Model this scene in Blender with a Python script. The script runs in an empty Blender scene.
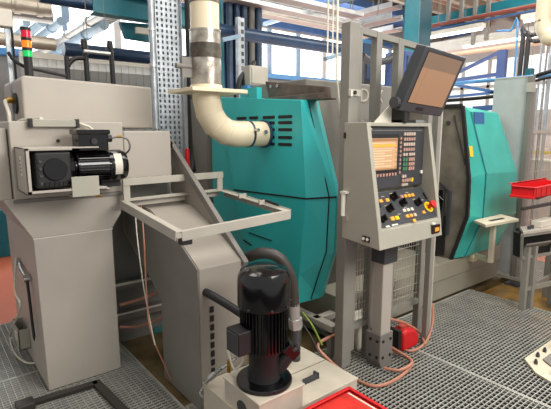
import bpy, bmesh, math, random
from mathutils import Vector, Matrix
random.seed(7)
PI = math.pi
scn = bpy.context.scene
COL = scn.collection

# ------------------------------------------------------------------ camera
F = 455.0; CX = 275.5; CY = 204.5; H = 1.65
PITCH = math.atan(74.5/455); AZ = math.radians(51.5)
fwv = Vector((math.cos(AZ)*math.cos(PITCH), math.sin(AZ)*math.cos(PITCH), -math.sin(PITCH)))
upv = Vector((math.cos(AZ)*math.sin(PITCH), math.sin(AZ)*math.sin(PITCH), math.cos(PITCH)))
rtv = Vector((math.sin(AZ), -math.cos(AZ), 0))
cd = bpy.data.cameras.new('camera'); cam = bpy.data.objects.new('camera', cd); COL.objects.link(cam)
R = Matrix((rtv, upv, -fwv)).transposed()
cam.matrix_world = Matrix.Translation((0, 0, H)) @ R.to_4x4()
cd.sensor_fit = 'HORIZONTAL'; cd.sensor_width = 36; cd.lens = 36*F/551; cd.clip_start = 0.05; cd.clip_end = 200
scn.camera = cam

def at(px, py, x=None, y=None, z=None):
    """survey helper: where the sight line through a photo point meets a real plane"""
    D = fwv + rtv*((px-CX)/F) - upv*((py-CY)/F)
    t = x/D.x if x is not None else y/D.y if y is not None else (z-H)/D.z
    return Vector((0, 0, H)) + D*t

# ------------------------------------------------------------------ materials
def lin(c):
    return tuple(((v/255)/12.92 if v/255 <= .04045 else ((v/255+.055)/1.055)**2.4) for v in c)
def mat(name, rgb, rough=.5, metal=0., var=.12, scale=6., emit=0., trans=0., alpha=1., bump=0., dirt=None, spec=.5, streak=False):
    m = bpy.data.materials.new(name); m.use_nodes = True
    nt = m.node_tree; b = nt.nodes['Principled BSDF']; N = nt.nodes.new; L = nt.links.new
    c = lin(rgb)
    tc = N('ShaderNodeTexCoord'); nz = N('ShaderNodeTexNoise')
    nz.inputs['Scale'].default_value = scale; nz.inputs['Detail'].default_value = 6
    if streak:
        mp = N('ShaderNodeMapping'); mp.inputs['Scale'].default_value = (3, 3, .35)
        L(tc.outputs['Object'], mp.inputs[0]); L(mp.outputs[0], nz.inputs['Vector'])
    else:
        L(tc.outputs['Object'], nz.inputs['Vector'])
    cr = N('ShaderNodeValToRGB')
    lo = tuple(max(0, v*(1-var)) for v in c); hi = tuple(min(1, v*(1+var)) for v in c)
    if dirt: lo = lin(dirt)
    cr.color_ramp.elements[0].position = .3; cr.color_ramp.elements[1].position = .7
    cr.color_ramp.elements[0].color = (*lo, 1); cr.color_ramp.elements[1].color = (*hi, 1)
    L(nz.outputs['Fac'], cr.inputs[0]); L(cr.outputs[0], b.inputs['Base Color'])
    b.inputs['Roughness'].default_value = rough; b.inputs['Metallic'].default_value = metal
    b.inputs['Specular IOR Level'].default_value = spec
    if emit:
        L(cr.outputs[0], b.inputs['Emission Color']); b.inputs['Emission Strength'].default_value = emit
    if trans: b.inputs['Transmission Weight'].default_value = trans
    if alpha < 1: b.inputs['Alpha'].default_value = alpha
    if bump:
        bp = N('ShaderNodeBump'); bp.inputs['Strength'].default_value = bump; bp.inputs['Distance'].default_value = .01
        L(nz.outputs['Fac'], bp.inputs['Height']); L(bp.outputs[0], b.inputs['Normal'])
    return m
M = dict(
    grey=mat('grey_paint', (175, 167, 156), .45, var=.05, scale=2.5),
    greyd=mat('dark_and_shaded_grey', (120, 116, 110), .5, var=.1, scale=3),  # dark grey parts, also shade painted on incline side and lower sheet
    greyp=mat('panel_grey', (163, 160, 146), .45, var=.05, scale=4),
    greym=mat('machine_grey', (126, 123, 115), .5, var=.12, scale=3),
    dirty=mat('dirty_grey', (116, 110, 98), .55, var=.25, scale=5, dirt=(84, 78, 68)),
    post=mat('fence_grey', (135, 132, 124), .45, var=.08),
    frame=mat('frame_grey', (176, 170, 158), .45, var=.06),
    cream=mat('cream_plastic', (222, 208, 178), .35, var=.04),
    creamb=mat('cream_metal', (206, 196, 172), .45, var=.06),
    tank=mat('tank_beige', (194, 185, 168), .5, var=.1, scale=7),
    teal=mat('teal_paint', (52, 186, 186), .35, var=.06, scale=2.5),
    tealr=mat('teal_paint_right', (56, 164, 152), .38, var=.12, scale=4),  # duller, greener teal of the right-hand cover
    teald=mat('teal_steel', (16, 108, 122), .45, var=.12),
    black=mat('black_gloss', (12, 12, 14), .14, var=.2, spec=.6),
    blackm=mat('black_matt', (26, 26, 27), .55, var=.2),
    dark=mat('dark_recess', (22, 22, 22), .7, var=.3),
    darkg=mat('dark_grey', (62, 62, 64), .5, var=.15),
    char=mat('charcoal_plastic', (58, 60, 64), .45, var=.1),
    rubber=mat('black_rubber', (58, 54, 50), .5, var=.2),
    galv=mat('galvanised', (172, 178, 182), .4, metal=.5, var=.2, scale=14),
    steel=mat('bright_steel', (190, 190, 190), .25, metal=.9, var=.1),
    foil=mat('foil_sleeve', (186, 180, 170), .32, metal=.6, var=.2, scale=11, bump=.8, dirt=(112, 102, 88)),
    soot=mat('sooty_band', (78, 72, 62), .5, metal=.3, var=.6, scale=14, bump=.8),
    silver=mat('silver_pipe', (188, 188, 186), .35, metal=.6, var=.15),
    silverw=mat('beige_silver_pipe', (186, 176, 160), .4, metal=.4, var=.15),
    bluep=mat('light_blue_pipe', (136, 160, 178), .35, var=.1),
    navy=mat('navy_pipe', (36, 60, 88), .35, var=.2),
    navyl=mat('navy_conduit', (58, 76, 98), .4, var=.2),
    blue=mat('blue_paint', (50, 90, 140), .45, var=.12),
    bluel=mat('sky_blue_paint', (80, 142, 196), .45, var=.1),
    indigo=mat('indigo_paint', (66, 86, 136), .45, var=.12),
    red=mat('red_plastic', (206, 26, 32), .4, var=.1),
    redd=mat('red_dirty', (214, 44, 34), .5, var=.15, scale=14, dirt=(170, 36, 26)),
    redo=mat('red_floor', (206, 110, 76), .5, var=.07, scale=3),
    redw=mat('red_wire', (168, 66, 56), .5),
    brownred=mat('red_oxide', (128, 62, 50), .5, var=.1),
    orange=mat('orange_hose', (180, 124, 100), .45, var=.12),
    whiteh=mat('white_hose', (214, 208, 190), .45, var=.05),
    white=mat('white_plastic', (232, 228, 214), .4, var=.04),
    offw=mat('off_white', (206, 200, 186), .5, var=.08),
    brass=mat('brass', (180, 140, 60), .3, metal=.9),
    brown=mat('oily_concrete', (112, 94, 62), .5, var=.3, scale=6, dirt=(84, 68, 40), bump=.3),
    tealk=mat('shaded_teal', (10, 66, 78), .45),
    greyi=mat('incline_grey_shaded', (150, 143, 133), .45, var=.06, scale=3),  # grey darkened so the colour carries the shade on the incline
    slotback=mat('slot_shadow', (110, 118, 126), .5),
    base=mat('base_grey', (142, 137, 122), .5, var=.1, scale=3),
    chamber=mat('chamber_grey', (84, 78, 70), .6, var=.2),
    trayp=mat('pinkish_tray', (136, 116, 108), .6, var=.1),
    wet=mat('wet_oily_floor', (158, 116, 40), .12, var=.3, scale=5, dirt=(92, 84, 70)),
    under=mat('pit_shade', (9, 9, 9), .8, var=.3),  # near-black colour stands in for shade beneath the grating
    grate=mat('grating_steel', (176, 176, 168), .4, metal=.2, var=.15, scale=9),
    grated=mat('dark_angle_iron', (58, 54, 50), .45, metal=.3, var=.2),
    rust=mat('rusty_tray', (104, 92, 84), .5, metal=.3, var=.35, scale=10),
    wall=mat('grey_wall', (150, 150, 146), .6, var=.06),
    walll=mat('pale_wall', (190, 186, 178), .6, var=.06),
    sheet=mat('pale_grey_sheet', (176, 178, 176), .35, var=.06),
    beam=mat('ceiling_beam', (150, 142, 130), .6, var=.1),
    window=mat('bright_window', (250, 252, 255), .2, var=.01, emit=2.2),
    windowr=mat('hazy_window', (222, 226, 224), .3, var=.04, scale=1.5, emit=.75),
    tube=mat('fluorescent_tube', (255, 255, 250), .3, var=.01, emit=4.),
    sred=mat('signal_red', (190, 20, 50), .25, emit=.35, var=.05),
    samber=mat('signal_amber', (250, 120, 20), .25, emit=.6, var=.05),
    sgreen=mat('signal_green', (10, 180, 90), .25, emit=.5, var=.05),
    scr=mat('screen_tan', (196, 156, 118), .3, emit=.15, var=.02),
    scr2=mat('tinted_screen', (152, 120, 94), .3, emit=.12, var=.03, scale=2),
    scr2t=mat('tinted_screen_top', (124, 102, 84), .3, emit=.08, var=.03, scale=2),
    scro=mat('screen_orange', (232, 160, 50), .3, emit=.3, var=.02),
    scrl=mat('screen_line', (220, 190, 154), .3, emit=.2, var=.02),
    scrd=mat('screen_brown', (150, 110, 76), .3, emit=.2, var=.02),
    keyw=mat('pale_key', (196, 176, 160), .4, var=.03),
    keyr=mat('pinkish_key', (176, 140, 126), .4, var=.03),
    keyg=mat('green_key', (64, 120, 92), .4, var=.03),
    keyo=mat('amber_key', (226, 160, 62), .4, var=.03, emit=.15),
    yellow=mat('yellow_plastic', (236, 200, 20), .4, var=.03),
    labelb=mat('blue_label', (40, 92, 140), .4, var=.05),
    tealbox=mat('teal_floor_part', (50, 110, 110), .5),
    cablex=mat('yellow_green_cable', (120, 140, 50), .5),
)
# ceiling: corrugated stripes running along the hall
def ceiling_mat():
    m = bpy.data.materials.new('corrugated_ceiling'); m.use_nodes = True
    nt = m.node_tree; b = nt.nodes['Principled BSDF']; N = nt.nodes.new; L = nt.links.new
    tc = N('ShaderNodeTexCoord'); w = N('ShaderNodeTexWave'); w.bands_direction = 'Y'
    w.inputs['Scale'].default_value = .55; w.inputs['Distortion'].default_value = .15
    cr = N('ShaderNodeValToRGB'); cr.color_ramp.elements[0].position = .45; cr.color_ramp.elements[1].position = .8
    cr.color_ramp.elements[0].color = (*lin((150, 128, 118)), 1); cr.color_ramp.elements[1].color = (*lin((214, 204, 190)), 1)
    L(tc.outputs['Object'], w.inputs['Vector']); L(w.outputs['Color'], cr.inputs[0]); L(cr.outputs[0], b.inputs['Base Color'])
    b.inputs['Roughness'].default_value = .7
    return m
M['ceil'] = ceiling_mat()

# ------------------------------------------------------------------ mesh building
V = Vector
ORG = {}
def smooth_path(pts, sub=8):
    P = [V(p) for p in pts]
    if len(P) < 3: return P
    out = []
    for i in range(len(P)-1):
        p0 = P[max(i-1, 0)]; p1 = P[i]; p2 = P[i+1]; p3 = P[min(i+2, len(P)-1)]
        for k in range(sub):
            t = k/sub
            out.append(.5*((2*p1) + (p2-p0)*t + (2*p0-5*p1+4*p2-p3)*t*t + (3*p1-p0-3*p2+p3)*t*t*t))
    out.append(P[-1]); return out
class MB:
    def __init__(s): s.bm = bmesh.new()
    def faces(s, vs, fs):
        b = [s.bm.verts.new(v) for v in vs]
        for f in fs:
            try: s.bm.faces.new([b[i] for i in f])
            except ValueError: pass
        return s
    def box(s, x0, x1, y0, y1, z0, z1):
        vs = [(x, y, z) for z in (z0, z1) for y in (y0, y1) for x in (x0, x1)]
        return s.faces(vs, [(0, 2, 3, 1), (4, 5, 7, 6), (0, 1, 5, 4), (1, 3, 7, 5), (3, 2, 6, 7), (2, 0, 4, 6)])
    def fbox(s, o, u, v, w):
        """box from a corner and three edge vectors"""
        o, u, v, w = V(o), V(u), V(v), V(w)
        vs = [o, o+u, o+v, o+u+v, o+w, o+u+w, o+v+w, o+u+v+w]
        return s.faces(vs, [(0, 2, 3, 1), (4, 5, 7, 6), (0, 1, 5, 4), (1, 3, 7, 5), (3, 2, 6, 7), (2, 0, 4, 6)])
    def bar(s, p0, p1, w, h, up=(0, 0, 1)):
        p0, p1 = V(p0), V(p1); d = (p1-p0); n = d.normalized(); up = V(up)
        sd = n.cross(up)
        if sd.length < 1e-4: sd = n.cross(V((1, 0, 0)))
        sd.normalize(); uu = sd.cross(n)
        return s.fbox(p0-sd*w/2-uu*h/2, d, sd*w, uu*h)
    def ring_loft(s, rings, caps=True):
        vb = [[s.bm.verts.new(p) for p in r] for r in rings]
        n = len(rings[0])
        for a, b in zip(vb, vb[1:]):
            for i in range(n):
                try: s.bm.faces.new((a[i], a[(i+1) % n], b[(i+1) % n], b[i]))
                except ValueError: pass
        if caps:
            try: s.bm.faces.new(list(reversed(vb[0]))); s.bm.faces.new(vb[-1])
            except ValueError: pass
        return s
    def tube(s, pts, r, n=8, sub=8, smooth=True, caps=True):
        P = smooth_path(pts, sub) if smooth else [V(p) for p in pts]
        T = []
        for i in range(len(P)):
            a = P[max(i-1, 0)]; b = P[min(i+1, len(P)-1)]
            T.append((b-a).normalized())
        ref = V((0, 0, 1)) if abs(T[0].z) < .9 else V((1, 0, 0))
        nrm = T[0].cross(ref).normalized(); rings = []
        for i, p in enumerate(P):
            nrm = (nrm - T[i]*nrm.dot(T[i])).normalized(); bn = T[i].cross(nrm)
            rr = r[i] if isinstance(r, (list, tuple)) else r
            rings.append([p + (nrm*math.cos(2*PI*k/n) + bn*math.sin(2*PI*k/n))*rr for k in range(n)])
        return s.ring_loft(rings, caps)
    def cyl(s, p0, p1, r, n=20, r2=None):
        p0, p1 = V(p0), V(p1)
        return s.tube([p0, p1], [r, r if r2 is None else r2], n=n, smooth=False)
    def lathe(s, prof, c, axis='z', n=28):
        c = V(c); rings = []
        for r, z in prof:
            ring = []
            for k in range(n):
                a = 2*PI*k/n; u, v = r*math.cos(a), r*math.sin(a)
                ring.append(c + (V((u, v, z)) if axis == 'z' else V((z, u, v)) if axis == 'x' else V((v, z, u))))
            rings.append(ring)
        return s.ring_loft(rings)
    def prism(s, poly, vec):
        vec = V(vec); a = [V(p) for p in poly]; b = [p+vec for p in a]; n = len(a)
        va = [s.bm.verts.new(p) for p in a]; vb = [s.bm.verts.new(p) for p in b]
        s.bm.faces.new(va); s.bm.faces.new(list(reversed(vb)))
        for i in range(n): s.bm.faces.new((va[i], vb[i], vb[(i+1) % n], va[(i+1) % n]))
        return s
    def build(s, name, material, parent=None, bevel=0., smooth=False, recalc=True):
        if recalc: bmesh.ops.recalc_face_normals(s.bm, faces=s.bm.faces[:])
        me = bpy.data.meshes.new(name)
        if parent is not None: org = ORG[parent.name]
        else:
            xs = [v.co for v in s.bm.verts]
            lo = V([min(v[i] for v in xs) for i in range(3)]); hi = V([max(v[i] for v in xs) for i in range(3)])
            org = V(((lo.x+hi.x)/2, (lo.y+hi.y)/2, lo.z))
        for v in s.bm.verts: v.co -= org
        s.bm.to_mesh(me); s.bm.free()
        me.materials.append(M[material])
        o = bpy.data.objects.new(name, me); COL.objects.link(o)
        if parent is not None: o.parent = parent
        else: o.location = org
        ORG[o.name] = org.copy()
        if smooth:
            me.shade_smooth(); me.set_sharp_from_angle(angle=math.radians(38))
        if bevel:
            bv = o.modifiers.new('bevel', 'BEVEL'); bv.width = bevel; bv.segments = 2; bv.limit_method = 'ANGLE'; bv.angle_limit = math.radians(40)
        return o
def tag(o, label, cat, group=None, kind=None):
    o['label'] = label; o['category'] = cat
    if group: o['group'] = group
    if kind: o['kind'] = kind
    return o
def struct(o, label=None, cat=None):
    o['kind'] = 'structure'
    if label: o['label'] = label
    if cat: o['category'] = cat
    return o
def thing(name, loc, label, cat, group=None):
    o = bpy.data.objects.new(name, None); COL.objects.link(o); o.location = loc
    o.empty_display_size = .1
    ORG[o.name] = V(loc); return tag(o, label, cat, group)
def copy_tree(o, parent=None):
    c = o.copy(); COL.objects.link(c)
    if parent is not None: c.parent = parent
    for ch in [k for k in bpy.data.objects if k.parent == o]: copy_tree(ch, c)
    return c
def one(mb, name, m, label, cat, group=None, **k):
    return tag(mb.build(name, m, **k), label, cat, group)
def text_mesh(body, size, name, material, parent, origin, u, v, depth=.004):
    """letters as a real mesh standing on plane (u, v)"""
    cu = bpy.data.curves.new(name, 'FONT'); cu.body = body; cu.size = size; cu.extrude = depth
    t = bpy.data.objects.new(name, cu); COL.objects.link(t)
    dg = bpy.context.evaluated_depsgraph_get(); dg.update()
    me = bpy.data.meshes.new_from_object(t.evaluated_get(dg))
    bpy.data.objects.remove(t); bpy.data.curves.remove(cu)
    u = V(u).normalized(); v = V(v).normalized(); w = u.cross(v); o = V(origin) - ORG[parent.name]
    for q in me.vertices: q.co = o + u*q.co.x + v*q.co.y + w*q.co.z
    me.materials.clear(); me.materials.append(M[material])
    ob = bpy.data.objects.new(name, me); COL.objects.link(ob); ob.parent = parent; ORG[ob.name] = ORG[parent.name]
    return ob

# ================================================================== THE SETTING
struct(MB().box(-3, 9.5, -1.5, 12.2, -.42, -.32).build('floor', 'under'))
struct(MB().box(1.14, 2.46, 2.34, 5.2, -.3, -.02).build('trim_1', 'brown'))               # oily concrete under the conveyor
struct(MB().box(4.46, 5.6, .8, 2.32, -.3, -.10).build('trim_2', 'wet'))                   # wet pit beside the machine
struct(MB().box(-3, 1.6, 4.37, 12, -.3, 0).build('trim_3', 'redo'))                       # red painted aisle
struct(MB().box(6.15, 16, -3, 12, -.3, 0).build('trim_4', 'redo'))
struct(MB().box(2.46, 6.15, 2.36, 12, -.3, -.06).build('trim_5', 'brown'))
def grating(name, x0, x1, y0, y1, sx=.040, sy=.029):
    mb = MB()
    n = int((y1-y0)/sy)
    for i in range(n+1):
        y = y0+i*sy; mb.box(x0, x1, y-.0023, y+.0023, -.012, -.001)
    n = int((x1-x0)/sx)
    for i in range(n+1):
        x = x0+i*sx; mb.box(x-.0017, x+.0017, y0, y1, -.006, 0)
    for a in ((x0, x1, y0-.004, y0+.006), (x0, x1, y1-.006, y1+.004), (x0-.004, x0+.006, y0, y1), (x1-.006, x1+.004, y0, y1)):
        mb.box(*a, -.03, .001)
    return struct(mb.build(name, 'grate', recalc=False))
grating('floor_grating', -.4, 1.13, .5, 3.315)
grating('floor_grating', -.4, 1.13, 3.325, 4.36)
grating('floor_grating', 1.145, 2.855, .5, 2.31)
grating('floor_grating', 2.867, 4.44, .5, 2.31)
grating('floor_grating', 5.2, 6.14, 1.7, 3.4)
# walls
YB = 10.
mb = MB(); mb.box(-3, 17, YB, YB+.2, 0, 3.12); mb.box(-3, 17, YB, YB+.2, 4.3, 5.4)
struct(mb.build('wall_back', 'wall'))
mb = MB()
for i in range(7):
    x0 = -2.45+i*3.06; mb = MB()
    mb.box(x0, x0+3.06, YB+.06, YB+.08, 3.12, 4.3)
    w = struct(mb.build('window_%d' % (i+1), 'window'))
    f = MB()
    for x in (x0, x0+1.02, x0+2.04): f.box(x-.07, x+.07, YB-.02, YB+.05, 3.12, 4.3)
    f.build('window_frame', 'bluep' if i % 2 else 'walll', w)
struct(MB().box(-3, 17, YB-.25, YB-.001, 3.0, 3.12).build('trim_6', 'bluel'))
struct(MB().box(-3, 17, YB-.1, YB-.001, 4.35, 4.5).build('trim_7', 'blue'))
mb = MB(); mb.box(16, 16.2, -3, 10, 0, 2.3); mb.box(16, 16.2, -3, 10, 4.05, 5.4)
struct(mb.build('wall_right', 'walll'))
for i in range(4):
    y0 = -1.5+i*2.9; w = struct(MB().box(16.05, 16.08, y0, y0+2.9, 2.3, 4.05).build('window_%d' % (i+8), 'windowr'))
    f = MB()
    for k in range(3): f.box(15.97, 16.04, y0+k*.97-.05, y0+k*.97+.05, 2.3, 4.05)
    f.box(15.97, 16.04, y0, y0+2.9, 3.1, 3.2)
    f.build('window_frame', 'walll', w)
ce = MB().box(-3, 17, -1, 10.2, 5.4, 5.5); struct(ce.build('ceiling', 'ceil'))
mb = MB()
for k in range(9): mb.box(-3, 17, 1.6+k*.95, 1.75+k*.95, 5.15, 5.4)
struct(mb.build('trim_8', 'beam'))
mb = MB(); mb.box(-3, 17, 8.9, 9.9, 5.0, 5.2); struct(mb.build('trim_9', 'blue'))
# ================================================================== THE LATHE
L = thing('cnc_lathe', (3.6, 3.2, 0), 'large teal and grey lathe with faceted end cover, grey base and open front', 'machine')
mb = MB(); mb.box(2.47, 5.11, 2.345, 3.75, .0, .19); mb.box(2.47, 5.11, 2.33, 3.75, .2, .372); mb.box(2.47, 5.11, 2.35, 3.75, .18, .21)
mb.build('base', 'base', L, bevel=.006)
mb = MB(); mb.box(2.36, 3.40, 2.6, 3.35, .37, 2.03)
fp = mb.build('front_panel', 'greym', L, bevel=.01)
text_mesh('INDEX', .155, 'lettering', 'frame', fp, (2.80, 2.597, 1.885), (1, 0, 0), (0, 0, 1))
MB().box(2.42, 3.40, 2.585, 2.6, .372, 1.02).build('recess_shade_plate', 'chamber', L)  # dark plate added to paint the shade of a recess
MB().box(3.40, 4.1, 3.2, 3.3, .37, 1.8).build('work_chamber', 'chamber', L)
MB().box(3.4, 5.0, 3.3, 4.0, .37, 1.7).build('rear_housing', 'greym', L, bevel=.01)
# end cover: faceted shell, vent panel faces the aisle end
A = [(3.447, 1.93), (3.28, 1.138), (3.093, .598), (3.055, .36)]            # rear crease (y, z)
Bf = [(2.419, 1.855), (2.356, 1.168), (2.424, .592), (2.444, .36)]         # front crease
O = [(2.447, 1.87), (2.20, 1.187), (2.217, .786), (2.343, .442), (2.35, .40)]
Rr = [(3.72, 1.947), (3.722, 1.14), (3.70, .6), (3.70, .36)]
vs = []; fs = []
X0, X1, X2 = 2.15, 2.30, 2.36
a = [V((X0, *p)) for p in A]; b = [V((X0, *p)) for p in Bf]
r = [V((2.2, *p)) for p in Rr]
o = [V((X1, *O[0])), V((X1, *O[1])), V((X1, *O[2])), V((X1, *O[4]))]
o2 = [p+V((X2-X1, .02, 0)) for p in o]
rr2 = [p+V((X2-2.2, 0, 0)) for p in r]
mb = MB(); rows = [rr2, r, a, b, o, o2]
vs = [p for row in rows for p in row]
for i in range(5):
    for k in range(3): fs.append((i*4+k, (i+1)*4+k, (i+1)*4+k+1, i*4+k+1))
fs.append((0, 4, 8, 12, 16, 20)); fs.append((3, 7, 11, 15, 19, 23)); fs += [(0, 20, 21, 1), (1, 21, 22, 2), (2, 22, 23, 3)]
mb.faces(vs, fs)
ec = mb.build('end_cover', 'teal', L, bevel=.004)
mb = MB(); mb.box(2.152, 2.2, 2.94, 3.17, 1.84, 1.98); mb.build('cover_lug', 'teal', ec)
MB().cyl((2.14, 3.06, 1.93), (2.155, 3.06, 1.93), .012).build('screw', 'steel', ec)
mb = MB()
for zc in (1.138+.0,):
    mb.bar((2.149, 3.28, 1.14), (2.149, 2.356, 1.17), .006, .012)
    mb.bar((2.149, 2.356, 1.17), (2.298, 2.2, 1.187), .006, .012)
mb.build('seam', 'dark', ec)
mb = MB()
pp = [V((2.225, 2.433, 1.865)), V((2.262, 2.243, 1.187)), V((2.262, 2.262, .786)), V((2.24, 2.39, .40))]
for p, q in zip(pp, pp[1:]): mb.bar(p+V((-.006, -.01, 0)), q+V((-.006, -.01, 0)), .006, .006)
mb.build('door_gap', 'dark', ec)
mb = MB(); mb.bar((2.149, 3.06, .80), (2.149, 2.75, .79), .006, .008); mb.bar((2.149, 3.14, .72), (2.149, 3.02, .70), .006, .012)
mb.build('panel_slot', 'dark', ec)
ys = [(3.22, 3.08), (3.04, 2.92), (2.86, 2.71), (2.67, 2.51)]; zs = [1.745, 1.703, 1.652, 1.596, 1.545]
for i, z in enumerate(zs):
    for k, (y1, y0) in enumerate(ys):
        if i in (3, 4) and k < 2 or (i == 4 and k < 2): continue
        mb = MB(); h = .0115
        pts = [(2.147, y0+h*.0+h+h*math.cos(t), z+h*math.sin(t)) for t in [PI/2+j*PI/6 for j in range(7)]] + \
              [(2.147, y1-h+h*math.cos(t), z+h*math.sin(t)) for t in [-PI/2+j*PI/6 for j in range(7)]]
        mb.prism(pts, (.004, 0, 0)); mb.build('vent_slot', 'dark', ec)
# wedge shaped channel on top of the cover
mb = MB()
mb.prism([(2.25, 2.962, 2.03), (2.25, 2.30, 1.946), (2.25, 2.29, 1.872), (2.25, 2.898, 1.855)], (.07, 0, 0))
mb.box(2.22, 2.34, 2.26, 2.92, 1.858, 1.87); mb.box(2.21, 2.222, 2.26, 2.92, 1.858, 1.90)
tc_ = mb.build('top_channel', 'rust', L, bevel=.004)
for y in (2.88, 2.80): MB().cyl((2.24, y, 1.985), (2.252, y, 1.985), .014).build('bolt', 'steel', tc_)
# right hand cover
G = [(2.34, 1.874), (2.23, 1.199), (2.219, .843), (2.36, .373)]             # gasket edge (y, z) at x=4.127
Cq = [V((4.21, 2.30, 1.82)), V((4.33, 2.17, 1.235)), V((4.33, 2.17, .80)), V((4.22, 2.27, .40))]
Dq = [V((4.72, 2.30, 1.826)), V((4.99, 2.17, 1.21)), V((5.05, 2.17, .76)), V((4.85, 2.27, .40))]
g = [V((4.127, *p)) for p in G]; e = [V((5.2, 2.5, 1.80)), V((5.2, 2.38, 1.2)), V((5.2, 2.38, .8)), V((5.2, 2.5, .385))]
gb = [V((4.16, 3.2, p.z)) for p in g]; eb = [V((5.2, 3.2, p.z)) for p in e]
rows = [gb, g, Cq, Dq, e, eb]; vs = [p for row in rows for p in row]; fs = []
for i in range(5):
    for k in range(3): fs.append((i*4+k, (i+1)*4+k, (i+1)*4+k+1, i*4+k+1))
fs.append((0, 4, 8, 12, 16, 20)); fs.append((3, 7, 11, 15, 19, 23)); fs += [(0, 20, 21, 1), (1, 21, 22, 2), (2, 22, 23, 3)]
dc = MB().faces(vs, fs).build('front_cover', 'tealr', L, bevel=.005)
mb = MB()
for p, q in zip(Cq, Cq[1:]): mb.bar(p+V((-.004, -.003, 0)), q+V((-.004, -.003, 0)), .01, .01)
mb.build('seam', 'teald', dc)
mb = MB(); mb.fbox((4.24, 2.276, 1.71), (.19, 0, 0), (0, .012, .11), (0, -.004, 0)); mb.build('blue_information_label', 'labelb', dc)
mb = MB(); mb.fbox((4.155, 2.250, 1.40), (.022, -.022, 0), (-.008, .014, .10), (-.004, -.004, 0)); mb.build('yellow_warning_sticker', 'yellow', dc)
mb = MB()
for p, q in zip(g, g[1:]): mb.bar(p+V((-.012, -.006, 0)), q+V((-.012, -.006, 0)), .03, .03)
mb.bar((4.115, 2.34, 1.88), (4.115, 2.64, 1.88), .03, .03)
mb.build('gasket', 'blackm', L)
mb = MB(); mb.prism([V((4.12, *p)) for p in G] + [V((4.12, 3.2, .373)), V((4.12, 3.2, 1.874))], (.04, 0, 0))
ew = mb.build('chamber_end_wall', 'dirty', L)
mb = MB(); mb.bar((4.112, 2.415, 1.79), (4.112, 2.27, 1.32), .012, .012); mb.cyl((4.10, 2.47, 1.72), (4.125, 2.47, 1.72), .02); mb.build('wall_ridge', 'darkg', ew)
mb = MB(); mb.box(4.09, 4.119, 2.39, 2.42, .62, 1.06); mb.box(4.09, 4.119, 2.46, 2.475, .70, 1.06); mb.bar((4.105, 2.66, 1.22), (4.105, 2.40, 1.05), .014, .02)
mb.build('slide_rail', 'darkg', ew)
mb = MB(); mb.box(4.07, 4.119, 2.47, 2.54, .86, 1.04); mb.box(4.05, 4.119, 2.49, 2.52, .80, 1.06); mb.cyl((4.06, 2.50, 1.0), (4.06, 2.44, .96), .014)
mb.build('door_latch', 'black', ew)
mb = MB(); mb.box(4.10, 4.119, 2.43, 3.1, .40, .80); mb.build('dark_recess', 'dark', ew)
# low frame bracket at the machine foot
fb = thing('foot_bracket', (2.4, 2.35, .16), 'grey channel bracket frame low on the floor between teal cover and fence post', 'bracket')
mb = MB(); mb.bar((2.27, 2.60, .23), (2.27, 2.16, .23), .07, .05); mb.bar((2.25, 2.36, .23), (2.45, 2.36, .23), .06, .05)
mb.build('channel', 'frame', fb, bevel=.004)
for p in ((2.27, 2.56), (2.27, 2.2), (2.42, 2.36)): MB().box(p[0]-.02, p[0]+.02, p[1]-.02, p[1]+.02, -.02, .21).build('leg', 'post', fb)
# grey machine back cabinet seen left of the teal cover
sc = thing('side_cabinet', (2.35, 4.0, 0), 'tall narrow grey cabinet behind the curved cream duct, left of the teal cover', 'cabinet')
MB().box(2.2, 2.5, 3.79, 4.17, -.02, 1.99).build('body', 'greym', sc, bevel=.008)
MB().box(2.19, 2.2, 3.80, 4.16, .1, 1.95).build('door', 'greym', sc, bevel=.003)
# electrical box and hoses on top rear of the machine
eb_ = thing('junction_box', (2.5, 3.2, 1.9), 'small pale grey junction box above the teal cover beside black hoses', 'box')
p = at(250, 85, y=3.3); q = at(268, 67, y=3.3)
MB().box(p.x, q.x, 3.3, 3.42, p.z, q.z).build('body', 'frame', eb_, bevel=.006)
MB().box(p.x+.015, q.x-.015, 3.29, 3.3, p.z+.015, q.z-.015).build('lid', 'frame', eb_, bevel=.003)
MB().box(p.x-.02, q.x+.12, 3.31, 3.4, p.z-.03, p.z).build('support_rail', 'bluel', eb_)
for i, off in enumerate((0, .09)):
    P = [at(238+i*6, 92, y=3.4), at(240+i*5, 80, y=3.4), at(246+i*3, 72, y=3.42), at(254, 66-i*3, y=3.5)]
    one(MB().tube(P, .025, n=10), 'cable_hose', 'blackm', ['black hose arching up on the left beside the grey junction box', 'black hose arching closest against the grey junction box'][i], 'hose', smooth=True)
# ================================================================== CHIP CONVEYOR
C = thing('chip_conveyor', (1.0, 3.2, 0), 'grey chip conveyor with discharge cabinet, boxed head and sloping incline', 'conveyor')
cb = MB().prism([(.535, 3.0, 0.0), (.999, 3.0, 0.0), (.995, 3.0, 1.0), (.522, 3.0, 1.0)], (0, 1.0, 0)).build('discharge_cabinet', 'grey', C, bevel=.005)
mb = MB(); mb.box(.52, .997, 2.996, 3.0, .998, 1.003); mb.build('seam', 'white', cb)
mb = MB(); mb.prism([(.39, 3.0, 1.235), (.52, 3.0, 1.003), (.995, 3.0, 1.003), (1.06, 3.0, 1.10), (1.095, 3.0, 1.25), (.40, 3.0, 1.25)], (0, 1.0, 0))
mb.build('hopper', 'grey', C, bevel=.004)
mb = MB(); mb.box(.445, 1.10, 2.995, 4.05, 1.245, 1.70)
hh = mb.build('head_housing', 'grey', C, bevel=.006)
MB().box(.435, 1.11, 2.985, 3.03, 1.225, 1.245).build('flange', 'greyd', hh)
MB().cyl((.70, 2.985, 1.585), (.70, 3.0, 1.585), .010).build('plug', 'dark', hh)
mb = MB(); mb.box(1.10, 1.436, 2.99, 3.5, 1.325, 1.643); mb.build('side_housing', 'grey', C, bevel=.008)
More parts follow.
